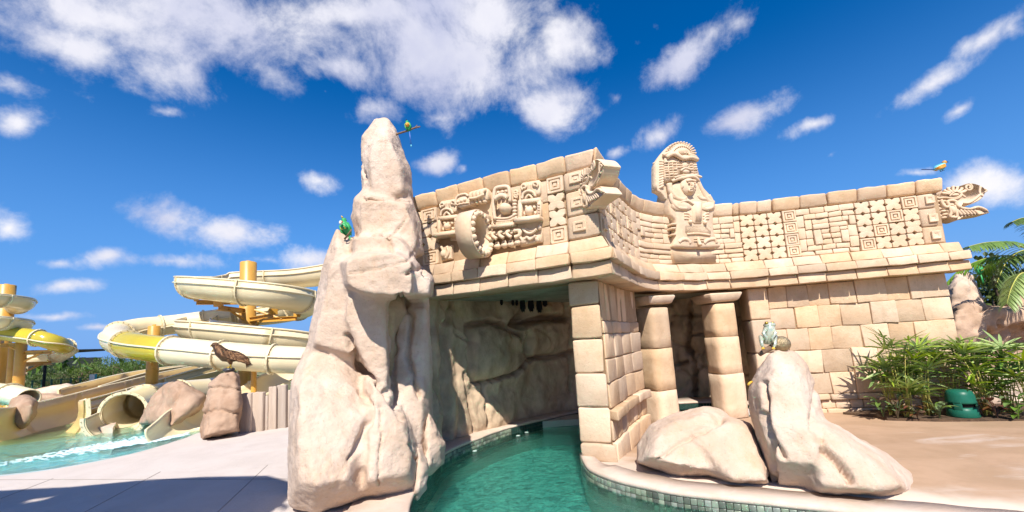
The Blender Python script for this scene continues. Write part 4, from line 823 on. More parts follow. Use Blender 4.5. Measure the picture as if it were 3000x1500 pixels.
for v in (740, 765, 790): k.tube([(460, v), (500, v + 3), (520, v + 30)], 9, .11); k.tube([(690, v), (660, v + 3), (640, v + 30)], 9, .11)
k.box(468, 850, 715, 935, .11, 5, e=.97); k.tube([(485, 935), (590, 930), (700, 945)], 9, .12); k.build('loincloth', STONE_L, st)
k.tube([(415, 1010, .09), (440, 985, .1), (490, 985, .1), (520, 1020, .09)], 15, .1); k.tube([(430, 1030), (480, 1000), (510, 1030)], 9, .09); k.tube([(650, 1020, .09), (680, 990, .1), (740, 980, .1), (765, 1015, .09)], 15, .1); k.tube([(700, 1020), (730, 1000), (755, 1020)], 9, .09)
for u in (548, 608):
    for v in (972, 994): k.box(u, v, u + 34, v + 12, .13)
k.tube([(590, 970, .1), (592, 1010, .13), (592, 1045, .17)], 14, .1); k.build('foot_ornament', STONE_L, st)
kp([(365, 1050), (790, 1050), (820, 1110), (815, 1195), (400, 1195), (380, 1110)], .3, .03, .98); k.build('base', STONE_L, st)
# head: ball, brow, nose, eyes, mouth, ears
k.ball(495, 490, 70, 74, .10, .11); k.ball(500, 500, 10, 22, .245, .03); k.ball(500, 520, 16, 9, .235, .025); k.tube([(455, 455), (495, 448), (540, 455)], 9, .2); k.ball(495, 540, 24, 16, .2, .03)
for u in (474, 525): k.ball(u, 476, 11, 6, .225, .02)
k.tube([(478, 533), (500, 530), (522, 533)], 4, .235); k.box(432, 470, 446, 510, .16); k.box(548, 470, 562, 510, .16); k.build('head', STONE_L, st)
hb = [(228, 510), (226, 300), (238, 235), (285, 160), (370, 75), (440, 66), (500, 76), (545, 115), (592, 222), (605, 300), (628, 400), (645, 480), (665, 560), (500, 600), (340, 600), (300, 560), (270, 530)]
kp(dens(hb + [hb[0]], 3), .16, .02, .96)
kp(dens([(285, 440), (288, 250), (320, 170), (400, 95), (470, 90), (530, 130), (575, 240), (600, 330), (612, 430), (480, 400), (340, 440), (285, 440)], 3), .0, .09, .97)
k.tube([(300, 215, .1), (360, 190, .13), (440, 235, .14), (520, 225, .13), (590, 240, .1)], 17, .12); k.tube([(280, 190, .06), (330, 175, .1), (400, 205, .12)], 12, .1); k.tube([(500, 195, .12), (560, 205, .1), (585, 215, .08)], 12, .1)
k.ball(460, 165, 48, 36, .06, .1); k.ball(458, 185, 9, 7, .15, .02); k.ball(482, 185, 9, 7, .15, .02); k.tube([(440, 215), (470, 210), (500, 218)], 9, .13)
for i in range(15):                                    # feather fan
    a = radians(190 + i * 11.4); 
    for rr in (88, 112, 136):
        u, v = 450 + rr * 1.02 * cos(a), 190 + rr * .92 * sin(a)
        if v < 195: k.box(u - 7, v - 8, u + 7, v + 8, .105 - (rr - 88) * .0008, e=.8)
for r_ in range(7):
    for q in range(8):
        u = 300 + q * 38 + r_ * 1.5; v = 262 + r_ * 23; w_ = 15 if q not in (3, 4) else 17
        if abs(q - 3.5) < 1 and 2 < r_ < 6: continue
        if v > 405: continue
        k.box(u - w_, v - 7 + jit(3), u + w_, v + 7 + jit(3), .115 + jit(.012))
k.ball(470, 350, 46, 20, .1, .05); k.tube([(420, 350), (460, 325), (520, 340)], 8, .14); k.ball(470, 290, 30, 28, .09, .05)
k.tube([(350, 440, .10), (390, 425, .13), (450, 415, .15), (530, 405, .15), (580, 430, .13), (600, 450, .10)], 14, .12); k.tube([(360, 415), (440, 395), (540, 392), (610, 410)], 9, .15)
for r_ in range(11): k.tube([(233 + (r_ % 2) * 8, 240 + r_ * 25, -.1), (262, 236 + r_ * 25, .02), (285, 250 + r_ * 22, .05)], 10, .0)
k.build('headdress', STONE_L, st)
# ---------------------------------------------------------------- water slides
random.seed(5)
CREAM = mat('cream_fibreglass', (.78, .67, .44), (.74, .62, .38), .8, .25, .0, rand=.06, spec=.5, grime=.25, grimecol=(.6, .46, .28))
GOLDEN = mat('golden_fibreglass', (.66, .47, .19), (.60, .42, .16), .9, .3, 0, rand=.05, spec=.5, grime=.3, grimecol=(.5, .36, .2))
YEL = mat('yellow_fibreglass', (.50, .40, .035), (.42, .33, .03), .8, .15, 0, spec=.6)
ORANGE = mat('orange_steel', (.60, .33, .06), (.54, .28, .05), 2, .4, .05, spec=.5, grime=.2, grimecol=(.4, .17, .04))
BOLT = mat('bolt_steel', (.35, .25, .12), rough=.4, bump=0, metal=.5)
def frames(pts):
    o = []; m = len(pts)
    for i, p in enumerate(pts):
        t = (pts[min(i + 1, m - 1)] - pts[max(i - 1, 0)]).normalized(); sd_ = t.cross(V((0, 0, 1))).normalized(); o.append((p, t, sd_, sd_.cross(t).normalized()))
    return o
def flume(root, path, r, sec=3, open_deg=200, closed=False, yellow=(), n=16, flare=None, bank=0., ribs=True, sub_=6, wall=1.0, cm=None):
    """root gets: flume_section, flange, seam_rib. open channel profile with raised walls, or a closed tube"""
    pts = catmull([P(x, y, Y=Y) for x, y, Y in path], sub_); fr = frames(pts); m = len(fr)
    def ring(i, rr, a0, a1, nn):
        p, t, sd_, up = fr[i]; 
        if bank: sd_, up = sd_ * cos(bank) + up * sin(bank), up * cos(bank) - sd_ * sin(bank)
        if flare: rr = rr * flare(i / (m - 1))
        return [p + sd_ * cos(a) * rr + up * (sin(a) * rr * (1 if sin(a) < 0 else wall)) for a in [radians(a0 + (a1 - a0) * k / nn) for k in range(nn + 1)]]
    a0, a1 = (0, 360) if closed else (-90 - open_deg / 2, -90 + open_deg / 2)
    step = sub_ * sec // 2; i = 0; si = 0
    while i < m - 1:
        j = min(i + step, m - 1); mb = MB(); vs = []; fs = []
        for q in range(i, j + 1):
            o_ = ring(q, r, a0, a1, n); in_ = ring(q, r - .035, a0, a1, n)
            vs += o_ + (in_[::-1])
        k = 2 * (n + 1)
        for q in range(j - i):
            for b in range(k):
                if closed and b in (n, k - 1): continue
                fs.append((q * k + b, q * k + (b + 1) % k, (q + 1) * k + (b + 1) % k, (q + 1) * k + b))
        for q in (0, j - i):
            for b in range(n): fs.append((q * k + b, q * k + b + 1, q * k + k - 2 - b, q * k + k - 1 - b))
        mb.add(vs, fs); mb.build('flume_section', YEL if si in yellow else cm or CREAM, root)
        if i > 0 or closed or True:
            fb = MB(); p, t, sd_, up = fr[i]; o1 = ring(i, r + .055, a0, a1, n); o2 = ring(i, r - .01, a0, a1, n); vs = []
            for sgn in (-.022, .022): vs += [v + t * sgn for v in o1] + [v + t * sgn for v in o2[::-1]]
            fs = []
            for b in range(k): fs.append((b, (b + 1) % k, k + (b + 1) % k, k + b))
            for off in (0, k):
                for b in range(n): fs.append((off + b, off + b + 1, off + k - 2 - b, off + k - 1 - b))
            fb.add(vs, fs); fo = fb.build('flange', CREAM, root, False)
            bb = MB()
            for v in ring(i, r + .03, a0 + 8, a1 - 8, 16): bb.ball(v + t * .03, .014, 4); bb.ball(v - t * .03, .014, 4)
            b_ = bb.build('bolts', BOLT, fo, False); b_['kind'] = 'stuff'
        i = j; si += 1
    if ribs:
        for a in ((0, 180) if not closed else (-12, 168)):
            aa = radians(a); rb = MB(); q = []
            for i_ in range(m): 
                p, t, sd_, up = fr[i_]; ff = r * (flare(i_ / (m - 1)) if flare else 1); q.append(p + sd_ * cos(aa) * (ff + .02) + up * sin(aa) * ff)
            rb.tube(q, .028, 5); rb.build('seam_rib', CREAM, root)
        if not closed:
            for e in (a0, a1):
                q = [ring(i_, r, e, e + .01, 1)[0] for i_ in range(m)]; rb = MB(); rb.tube(q, .03, 6); rb.build('rim', CREAM, root)
    return pts
def slide(label, x, y, Y): return empty('water_slide', P(x, y, Y=Y), label, 'water slide', 'cream water slides')
t = slide('open cream spiral slide winding twice round the tall orange column', 720, 1100, 15)
flume(t, [(1010, 790, 15.5), (900, 806, 16.5), (800, 812, 17.3), (680, 818, 17.2), (610, 824, 16.3), (566, 828, 14.9), (572, 830, 13.6), (630, 836, 12.9), (720, 846, 12.7), (810, 858, 13.0), (878, 872, 13.8), (900, 885, 15.0), (872, 900, 16.3), (800, 915, 17.2), (700, 925, 17.3), (610, 938, 16.5), (570, 950, 15.2), (568, 956, 13.9), (612, 961, 13), (700, 971, 12.7), (800, 983, 12.8), (880, 996, 13.4), (950, 1010, 14.5), (980, 1020, 16)], .50, sec=4, open_deg=200, wall=2.2)
t = slide('long closed cream tube slide with a yellow see-through bend behind the eagle', 600, 1120, 12)
flume(t, [(960, 1060, 11.9), (889, 1056, 11.5), (800, 1052, 11.3), (727, 1047, 11.3), (650, 1041, 11.3), (578, 1034, 11.4), (500, 1027, 11.5), (424, 1018, 11.7), (372, 1008, 12.2), (338, 996, 13.1), (350, 976, 14.2), (407, 962, 15), (471, 955, 15.6), (530, 948, 16), (600, 938, 16.4), (680, 926, 16.8)], .37, sec=4, closed=True, yellow=(3,), n=20)
t = slide('wide open cream slide running down into the pool at the left', 118, 1262, 11)
flume(t, [(104, 1232, 10.4), (128, 1220, 10.9), (165, 1210, 11.6), (230, 1192, 12.6), (298, 1172, 13.6), (370, 1150, 14.8), (428, 1134, 15.8), (520, 1108, 17.4), (620, 1085, 19)], .64, sec=4, open_deg=210, wall=1.7, flare=lambda q: 1.4 - .4 * min(1, q * 7), cm=GOLDEN)
t = slide('upper cream slide lane with a high yellowish side wall behind the wide slide', 300, 1180, 17)
flume(t, [(232, 1148, 15), (300, 1128, 16), (400, 1102, 17.4), (500, 1085, 18.8), (600, 1075, 20.5)], .60, sec=4, open_deg=190, wall=2.6, cm=GOLDEN)
t = slide('cream tube slide ending in a round mouth beside the brown rocks', 350, 1250, 11)
flume(t, [(362, 1206, 11.2), (400, 1188, 11.9), (450, 1172, 12.8), (520, 1160, 13.8), (600, 1150, 15), (660, 1140, 16)], .48, sec=3, closed=True, ribs=False, n=20)
flume(t, [(338, 1222, 10.5), (352, 1213, 10.85), (364, 1205, 11.2)], .51, sec=4, open_deg=190, ribs=False, flare=lambda q: 1.12 - .12 * q, n=20)
t = slide('short pale slide dropping into the pool left of the eagle rock', 520, 1280, 9.3)
flume(t, [(930, 1040, 12.9), (863, 1075, 12.2), (790, 1110, 11.6), (735, 1140, 11.2), (650, 1166, 10.7), (585, 1195, 10.1), (545, 1232, 9.5), (512, 1262, 9.05)], .54, sec=5, open_deg=170, ribs=False, bank=.25, wall=1.)
t = slide('far left tube slide whose yellow front bends back round an orange post', 60, 1140, 17)
flume(t, [(-140, 962, 17.5), (-60, 966, 17), (0, 974, 16.5), (60, 982, 16.1), (110, 990, 16), (160, 1004, 16.2), (190, 1016, 16.9), (196, 1028, 17.8), (170, 1040, 18.7), (100, 1052, 19.2), (20, 1065, 19.4), (-80, 1075, 19.5)], .30, sec=4, closed=True, yellow=(0, 1, 2), n=16)
t = slide('far left open spiral slide cut by the edge of the photo', -80, 1140, 18)
flume(t, [(-180, 858, 14.8), (-80, 862, 15), (0, 870, 15.6), (62, 880, 16.8), (52, 893, 18.6), (-60, 905, 19.5), (-200, 912, 19), (-250, 920, 17), (-160, 924, 15.4), (-60, 930, 15.2), (0, 936, 15.6), (56, 944, 16.8), (44, 956, 18.6), (-60, 962, 19.4)], .38, sec=4, open_deg=190, wall=1.6)
t = slide('low cream tube slide ending on the brown rock at the far left', 30, 1180, 12.3)
flume(t, [(-120, 1140, 12.8), (-40, 1146, 12.5), (30, 1155, 12.2), (84, 1168, 11.9)], .27, sec=4, closed=True, ribs=False)
def post(x, ytop, Y, r, label, arms=(), x2=None):
    pt = P(x, ytop, Y=Y); b = V((pt.x, pt.y, -.3)); t = empty('support_post', b, label, 'support post', 'orange slide posts')
    m_ = MB(); m_.lathe([(r * 1.5, -.3), (r * 1.5, -.2), (r, -.19), (r, pt.z * .5), (r * 1.03, pt.z * .5 + .01), (r, pt.z * .5 + .04), (r, pt.z - .02), (r * .9, pt.z), (r * .3, pt.z + .005), (r * .28, pt.z + .05)], (pt.x, pt.y, 0), 24); m_.build('post', ORANGE, t)
    for ax, ay, aY, drop in arms:
        e = P(ax, ay, Y=aY); m_ = MB(); d = V((e.x - pt.x, e.y - pt.y, 0)); q = MB(); s_ = V((pt.x, pt.y, e.z)); L_ = (e - s_).length; a_ = atan2(d.y, d.x); mid = (s_ + e) / 2
        q.box(mid + V((0, 0, .07)), (L_, .14, .02), a_); q.box(mid, (L_, .02, .13), a_); q.box(mid - V((0, 0, .07)), (L_, .14, .02), a_); q.box(e + V((0, 0, .14)), (.12, .25, .2), a_)
        q.tube([V((pt.x, pt.y, e.z - drop)), s_.lerp(e, .7)], .04, 6); q.build('bracket', ORANGE, t, False)
    return t
post(728, 768, 15, .27, 'tallest orange column, in the middle of the spiral slide', [(575, 886, 14.2, .5), (640, 902, 13.4, .4), (870, 932, 15, -.5), (800, 925, 14, .5), (610, 1010, 14, .4)])
post(452, 955, 13.2, .16, 'short orange post behind the yellow bend of the tube slide', [(440, 1040, 12, .3)])
post(64, 1000, 16.9, .17, 'orange post under the yellow tube slide at the far left', [(0, 1012, 16.6, .3), (152, 1030, 17, .4), (150, 1064, 18.6, .4)])
post(40, 1010, 18, .14, 'orange post at the far left, behind the other one')
post(744, 1085, 11.6, .07, 'thin orange strut under the tube slide beside the eagle')
post(20, 835, 18.5, .3, 'thick pale orange column at the left edge of the photo')
# ---------------------------------------------------------------- rocks and fence round the slide pool
def srock(lab, pieces, m=ROCK_B, vx=.045, amps=((1.3, .06), (4, .03), (10, .012)), cr=()):
    o = rock('rock', pieces, vx, m, 2, amps=amps, cracks=cr, ridged=.02); return tag(o, lab, 'rock')
srock('brown rock at the far left with the low tube slide on it', [([(22, 1268), (26, 1200), (40, 1168), (75, 1158), (108, 1180), (104, 1215), (72, 1262)], 11.2, .8, .7)], vx=.06)
srock('small pale rock between the wide slide and the round slide mouth', [([(252, 1240), (262, 1215), (296, 1197), (315, 1200), (312, 1238)], 12.2, .6, .6)], ROCK, .06)
srock('brown boulder pile between the round slide mouth and the short slide', [([(410, 1242), (428, 1195), (488, 1122), (525, 1118), (532, 1150), (500, 1210), (470, 1248, 10.2)], 10.7, .8, .75), ([(500, 1130), (530, 1120), (557, 1142), (552, 1170), (600, 1157), (596, 1190), (530, 1240), (490, 1268, 9.9), (465, 1245)], 10.4, .8, .75)], cr=[([(530, 1130), (500, 1190), (478, 1250)], 8, .06)])
srock('low pale rocks behind the wide slide', [([(85, 1170), (90, 1138), (150, 1130), (160, 1140), (210, 1125), (224, 1135), (228, 1160), (140, 1176)], 17, 1, .8)], ROCK, .09)
srock('brown square rocks in front of the low wall near the wide slide', [([(112, 1182), (112, 1155), (160, 1150), (200, 1158), (205, 1168), (150, 1185)], 14.5, .8, .85)], ROCK_B, .07)
srock('stacked brown rock pedestal carrying the bronze eagle', [([(588, 1292, 8.6), (600, 1195), (606, 1160), (700, 1155), (704, 1200), (706, 1268, 8.9)], 8.95, .6, .82), ([(606, 1165), (612, 1125), (640, 1112), (695, 1108), (703, 1150), (700, 1172)], 9.0, .5, .84), ([(622, 1120), (637, 1105), (657, 1088), (686, 1088), (699, 1105), (699, 1122), (650, 1128)], 9.0, .45, .8)], ROCK_B, .03, cr=[([(606, 1140), (640, 1134), (700, 1140)], 5, .035), ([(598, 1210), (640, 1200), (705, 1212)], 6, .045)])
FEN = mat('grey_pink_plank', (.50, .41, .34), (.44, .35, .28), 2, .9, .6, 30, rand=.15, stretch=(3, 3, .4))
t = empty('plank_wall', V((*g(775, 1260), 0)), 'pale cast plank wall between the eagle rock and the rock tower', 'wall')
for x0, x1, tp, b in ((702, 738, 1152, 1268), (739, 774, 1149, 1264), (775, 787, 1158, 1260), (788, 812, 1133, 1258), (813, 842, 1128, 1254), (844, 868, 1140, 1250), (869, 900, 1136, 1246)):
    p0, p1 = V((*g(x0, b, 0), 0)), V((*g(x1, b - 2, 0), 0)); top_ = P((x0 + x1) / 2, tp, Y=(p0.y + p1.y) / 2).z; w_ = (p1 - p0).length; vs, fs = shell(0, w_ - .01, -.05, .08, -.1, top_, .02, 5); d = (p1 - p0).normalized(); nn = V((d.y, -d.x, 0)); q = MB()
    q.add([p0 + d * v.x - nn * v.y + V((0, 0, v.z + (.03 * noise.noise(v * 9) if v.z > .5 else 0))) + noise.noise_vector(v * 4 + p0) * .015 + nn * (.01 * sin(v.x * 40)) for v in vs], fs); q.build('plank', FEN, t)
    cm = MB(); 
slab('pool_step', [tuple(g(225, 1262)), tuple(g(330, 1265)), tuple(g(345, 1240)), tuple(g(245, 1238))], -.6, .10, COPE)
slab('slide_landing', [(-60, 14.5), (-13.5, 13.2), (-11.5, 13.4), (-10, 12.3), (-9, 12.3), (-16, 17.2), (-60, 17.2)], -1.2, .02, COPE)
# foam on the pool
FOAM = mat('white_foam', (.7, .82, .84), (.5, .75, .78), 6, .6, .8, 30)
fm_ = MB(); random.seed(3)
for k in range(1100):
    t_ = random.random(); c = (V(g(505, 1282, -.02)) .lerp(V(g(150, 1325, -.02)), t_)) if k < 1200 else V(g(120, 1268, -.02)).lerp(V(g(20, 1285, -.02)), t_); c = V((c.x, c.y, -.028)); w_ = .14 + .55 * t_; a_ = random.gauss(0, w_); c += V((a_ * .35, a_, 0)); r_ = random.uniform(.006, .026) * (1.3 - .6 * t_)
    fm_.ball(c, (r_ * 2.6, r_ * 1.6, r_ * .4), 6)
o = fm_.build('foam', FOAM, None); o['kind'] = 'stuff'; 
# ---------------------------------------------------------------- far left building, fence, signs, trees
bld = empty('pool_building', P(30, 1130, Y=28), 'low tan building with a dark doorway behind the far left slides', 'building')
q = MB(); 
BT = mat('tan_render', (.40, .30, .2), (.35, .26, .17), 1, .9, .1)
def pbox(px0, px1, py0, py1, Y, dep):
    a, b = P(px0, py1, Y=Y), P(px1, py0, Y=Y); return ((a.x + b.x) / 2, Y + dep / 2, (a.z + b.z) / 2), (abs(b.x - a.x), dep, abs(b.z - a.z))
for a in ((-300, 28, 1055, 1160), (62, 84, 1055, 1160), (28, 62, 1055, 1086)): q.box(*pbox(*a, 28, 5))
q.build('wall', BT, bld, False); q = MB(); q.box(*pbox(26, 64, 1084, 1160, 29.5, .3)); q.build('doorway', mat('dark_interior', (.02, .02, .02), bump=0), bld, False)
q = MB(); q.box(*pbox(-300, 92, 1026, 1056, 27.6, 6)); q.build('roof', mat('brown_lattice', (.16, .11, .07), (.08, .055, .035), 6, .9, .6), bld, False)
q = MB(); q.box(*pbox(28, 36, 1090, 1112, 27.9, .1)); q.build('window', mat('pale_glass', (.5, .5, .48), rough=.2, bump=0), bld, False)
q = MB(); c = P(127, 1130, Y=22); q.tube([V((c.x, c.y, 0)), P(133, 1064, Y=22)], .06, 8); tag(q.build('lamp_post', mat('black_steel', (.02, .02, .02), bump=0)), 'thin black post standing before the trees at the left', 'post')
t = empty('notice_board', P(269, 1125, Y=21), 'small white and teal notice board on a post above the wide slide', 'sign'); q = MB(); q.box(*pbox(261, 277, 1096, 1119, 21, .06)); q.build('board', mat('white_board', (.6, .66, .7), bump=0), t, False)
q = MB(); q.box(*pbox(277, 280, 1096, 1140, 21, .08)); q.build('frame', mat('teal_frame', (.05, .32, .33), bump=0), t, False)
t = empty('wire_fence', P(200, 1125, Y=22.5), 'low dark green fence in front of the tree line', 'fence'); FG = mat('green_fence', (.05, .12, .08), bump=0)
for k in range(13):
    q = MB(); c = P(95 + k * 28, 1118, Y=22.5); q.box((c.x, c.y, .55), (.06, .06, 1.15)); q.build('fence_post', FG, t, False)
for z_ in (.35, .7, 1.08): q = MB(); a, b = P(90, 1118, Y=22.5), P(440, 1118, Y=22.5); q.box(((a.x + b.x) / 2, 22.5, z_), (b.x - a.x, .03, .03)); q.build('rail', FG, t, False)
def leafmat(name, c, c2, rough=.45, rand=.35): 
    m = mat(name, c, c2, 3.5, rough, 0, rand=rand, spec=.4); nt = m.node_tree; b = nt.nodes['Principled BSDF']; l = nt.links.new
    tl_ = N(nt, 'ShaderNodeBsdfTranslucent'); mx = N(nt, 'ShaderNodeMixShader', i_0=.28); src = b.inputs['Base Color'].links[0].from_socket; l(src, tl_.inputs[0]); o = nt.nodes['Material Output']; l(b.outputs[0], mx.inputs[1]); l(tl_.outputs[0], mx.inputs[2]); l(mx.outputs[0], o.inputs[0]); return m
LEAF = leafmat('tree_leaf', (.22, .31, .05), (.12, .2, .03)); LEAF_D = leafmat('dark_leaf', (.10, .17, .035), (.055, .11, .022)); PALM = leafmat('palm_leaf', (.40, .52, .06), (.22, .37, .04)); PALM2 = leafmat('deep_palm_leaf', (.16, .28, .04), (.09, .18, .03)); RED = leafmat('red_croton_leaf', (.16, .05, .035), (.10, .10, .03)); BROAD = leafmat('broad_leaf', (.14, .22, .05), (.08, .15, .04))
BARK = mat('bark', (.16, .11, .075), (.10, .07, .05), 8, .9, .6); CANE = mat('green_cane', (.42, .46, .10), (.42, .34, .10), 8, .6, .2)
def leaf(mb, p, d, L_, w_, droop=.0, n=2, up=V((0, 0, 1))):
    """a folded blade: two rows of quads along a bending midrib"""
    d = d.normalized(); s_ = d.cross(up); s_ = s_.normalized() if s_.length > .05 else V((1, 0, 0)); nn = s_.cross(d); vs = []; q = p.copy(); dd = d.copy()
    for i in range(n + 1):
        t_ = i / n; ww = w_ * (sin(pi * min(.97, .12 + t_ * .88)) ** .7 if i < n else .04); vs += [q + s_ * ww + nn * ww * .35, q.copy(), q - s_ * ww + nn * ww * .35]; q = q + dd * (L_ / n); dd = (dd + V((0, 0, -droop))).normalized()
    fs = []
    for i in range(n): a = i * 3; fs += [(a, a + 1, a + 4, a + 3), (a + 1, a + 2, a + 5, a + 4)]
    mb.add(vs, fs)
def rv(): 
    z_ = random.uniform(-1, 1); a = random.uniform(0, 2 * pi); s_ = sqrt(1 - z_ * z_); return V((cos(a) * s_, sin(a) * s_, z_))
def tree(x, y0, Y, w_, hgt, label, m=LEAF, n=1100, ls=.13, base=-.05, group='trees beyond the slides'):
    c = P(x, y0, Y=Y); b = V((c.x, Y, base)); t = empty('tree', b, label, 'tree', group)
    tm = MB(); top_ = b + V((0, 0, hgt * .55)); tm.tube([b, b.lerp(top_, .5) + V((jit(.1), jit(.1), 0)), top_], [.09 * hgt / 2.5, .07 * hgt / 2.5, .03], 7)
    cl = []
    for k in range(9):
        a = random.uniform(0, 6.28); rr = w_ * .5 * sqrt(random.random()); q = b + V((cos(a) * rr, sin(a) * rr, hgt * random.uniform(.35, .86))); cl.append((q, random.uniform(.22, .38) * min(w_, hgt) * .9)); tm.tube([b + V((0, 0, hgt * .3)), q.lerp(top_, .4), q], [.05, .03, .012], 5)
    tm.build('trunk', BARK, t); lm = MB()
    for k in range(n):
        q, r_ = random.choice(cl); d = rv(); p = q + d * r_ * random.uniform(.55, 1.05); p.z = max(p.z, base + .1); leaf(lm, p, (d + rv() * .8 + V((0, 0, .3))), ls * random.uniform(.7, 1.3), ls * .32, .2, 1)
    lm.build('crown', m, t, False); return t
random.seed(21)
TL = [(85, 27, 2.6, 2.1, 0, 'dark leafy tree beside the low building at the left'), (140, 26, 2.4, 1.75, 1, 'yellow green bush behind the thin black post'), (185, 28, 2.6, 2.2, 0, 'round leafy tree rising behind the green fence'), (235, 27, 2.6, 2.05, 1, 'light green tree to the left of the notice board'), (285, 29, 2.8, 2.2, 0, 'dark green tree right behind the notice board'), (335, 28, 2.6, 2.05, 1, 'light green tree right of the notice board'), (385, 27, 2.6, 2.3, 0, 'taller tree just left of the short orange post'), (430, 29, 3, 2.4, 0, 'dark tree behind the short orange post'), (500, 30, 3, 2.3, 1, 'green tree hidden behind the tube slide')]
for x, Y, w_, h_, k_, lb in TL: tree(x, 1100, Y, w_, h_, lb, LEAF_D if k_ == 0 else LEAF, 1500, .15)
fr_ = MB()
for k in range(9000):
    a = random.uniform(-1.35, .2) if k < 7000 else random.uniform(.75, 1.2); d_ = random.uniform(38, 70); p = V((sin(a) * d_, cos(a) * d_, 0)); p.z = random.random() ** .7 * (1.7 + .9 * noise.noise(V((p.x, p.y, 0)) * .15)); leaf(fr_, p, rv(), .7, .28, .1, 1)
o = fr_.build('distant_wood', LEAF_D, None, False); o['kind'] = 'stuff'
# ---------------------------------------------------------------- right side: bed, rocks, plants
random.seed(31)
bedp = [tuple(g(x, y, GL)) for x, y in ((2470, 1213), (2560, 1222), (2600, 1231), (2760, 1236), (3000, 1236), (3300, 1240))]
bx = [(p[0], p[1]) for p in bedp] + [(13, 7.5), (13, 11.5), (8.0, 11.5)] + [(lambda q: (q.x, q.y))(B.W(sw1, 0, .02)), (lambda q: (q.x, q.y))(B.W((sw0 + sw1) / 2, 0, .05))]
o = slab('planting_soil', bx, -.3, GL + .035, SOIL); 
ROCK_C = mat('weathered_brown_rock', (.50, .35, .25), (.37, .25, .17), 1.8, .92, .7, 22, grime=.4, grimecol=(.16, .10, .07))
def rk(lab, pieces, m=ROCK_C, **k): o = rock('rock', pieces, .05, m, 2, amps=((1.2, .08), (3.5, .06), (9, .025)), ridged=.05, **k); return tag(o, lab, 'rock')
rk('pointed pinkish rock rising right behind the end of the long wall', [([(2775, 1060), (2778, 830), (2800, 800), (2840, 790), (2862, 850), (2885, 905), (2900, 1060)], 9.6, 1, .8)], ROCK)
rk('layered dark brown ledge of rock behind the fan palms', [([(2800, 1240), (2805, 930), (2860, 912), (2950, 905), (2975, 930), (2960, 1010), (2900, 1090), (2880, 1240)], 9.0, 1, .8), ([(2815, 930), (2900, 905), (2990, 900), (3050, 925), (3040, 960), (2830, 975)], 8.6, .8, .85)], cracks=[([(2812, 965), (2900, 985), (3000, 955)], 12, .12), ([(2870, 985), (2880, 1060)], 14, .12), ([(2930, 940), (2935, 1060)], 10, .1)])
rk('tan stepped rock joined to the foot of the wall end', [([(2800, 1240), (2800, 1000), (2790, 905), (2830, 880), (2880, 900), (2900, 1010), (2890, 1240)], 8.6, 1, .85)])
rk('rounded brown rock mass at the right edge of the photo', [([(2900, 1240), (2905, 1010), (2960, 890), (3040, 865), (3250, 860), (3300, 1240)], 9.4, 1.2, .85), ([(2960, 900), (2975, 860), (3060, 845), (3200, 850), (3150, 940)], 9.2, 1, .8)], cracks=[([(2960, 935), (3010, 950), (3100, 935)], 12, .1), ([(2965, 1010), (3050, 990)], 12, .1)])
rk('low tan boulder in the shade under the right hand plants', [([(2850, 1235), (2850, 1140), (2920, 1080), (3010, 1070), (3060, 1235)], 8.2, .9, .75)], ROCK)
# fan palms (canes with radial fans), one shared fan mesh set
fans = []
for k in range(4):
    q = MB(); nl_ = random.randint(8, 10)
    for j in range(nl_):
        a = radians(-125 + 250 * j / (nl_ - 1)) + jit(.08); d = V((cos(a), sin(a), .25 + jit(.12))); leaf(q, V((0, 0, 0)), d, random.uniform(.32, .46), .021, .10, 3)
    fans.append(mesh('frond', q.v, q.f)); fans[-1].materials.append(PALM if k < 3 else PALM2)
fans_d = [m_.copy() for m_ in fans]
for m_ in fans_d: m_.materials.clear(); m_.materials.append(PALM2)
def fanpalm(x, y, n, h, spread, lab, dark=.2, sc=1.):
    b = V((*g(x, y, GL), GL + .03)); t = empty('fan_palm', b, lab, 'plant', 'fan palms along the foot of the wall')
    for k in range(n):
        a = random.uniform(0, 6.28); el = random.uniform(.5, 1.4); hh = h * random.uniform(.35, 1.22); r_ = spread * random.random() ** .6; top_ = b + V((cos(a) * r_, sin(a) * r_ * .8, hh)); s0_ = b + V((jit(.09), jit(.07), 0))
        q = MB(); mid = s0_.lerp(top_, .6) + V((0, 0, .08)); q.tube([s0_, mid, top_], [.009, .006, .004], 5); q.build('cane', CANE, t)
        for e in range(2 if k % 3 == 0 else 1):
            me_ = random.choice(fans_d if random.random() < dark else fans); o = link('frond', me_, None, t, smooth=False); pz = top_ + V((jit(.02), jit(.02), -.05 * e)); dirv = V((cos(a) * .8 + jit(.4), sin(a) * .8 + jit(.4) - .25, random.uniform(-.15, .8))).normalized()
            o.rotation_euler = dirv.to_track_quat('X', 'Z').to_euler(); s_ = random.uniform(.75, 1.15) * sc; o.scale = (s_, s_, s_); o.location = pz
    return t
FP = [(2625, 1222, 15, .85, .27, 'leftmost fan palm, in front of the long wall, throwing a spiky shadow', .1, 1.0), (2660, 1226, 13, 1.15, .26, 'tall thin fan palm reaching above its neighbours before the wall', .1, .9), (2725, 1222, 17, .95, .32, 'fan palm just left of the green garden speaker', .35, .95), (2800, 1212, 14, 1.0, .3, 'darker fan palm standing behind the green garden speaker', .7, .95),
      (2895, 1222, 17, .95, .34, 'bright fan palm just right of the green garden speaker', .05, 1.05), (2960, 1215, 16, .9, .32, 'fan palm second from the right edge of the photo', .3, 1.0), (3030, 1228, 15, 1.0, .34, 'fan palm at the right edge of the photo', .2, 1.05)]
for a in FP: fanpalm(*a)
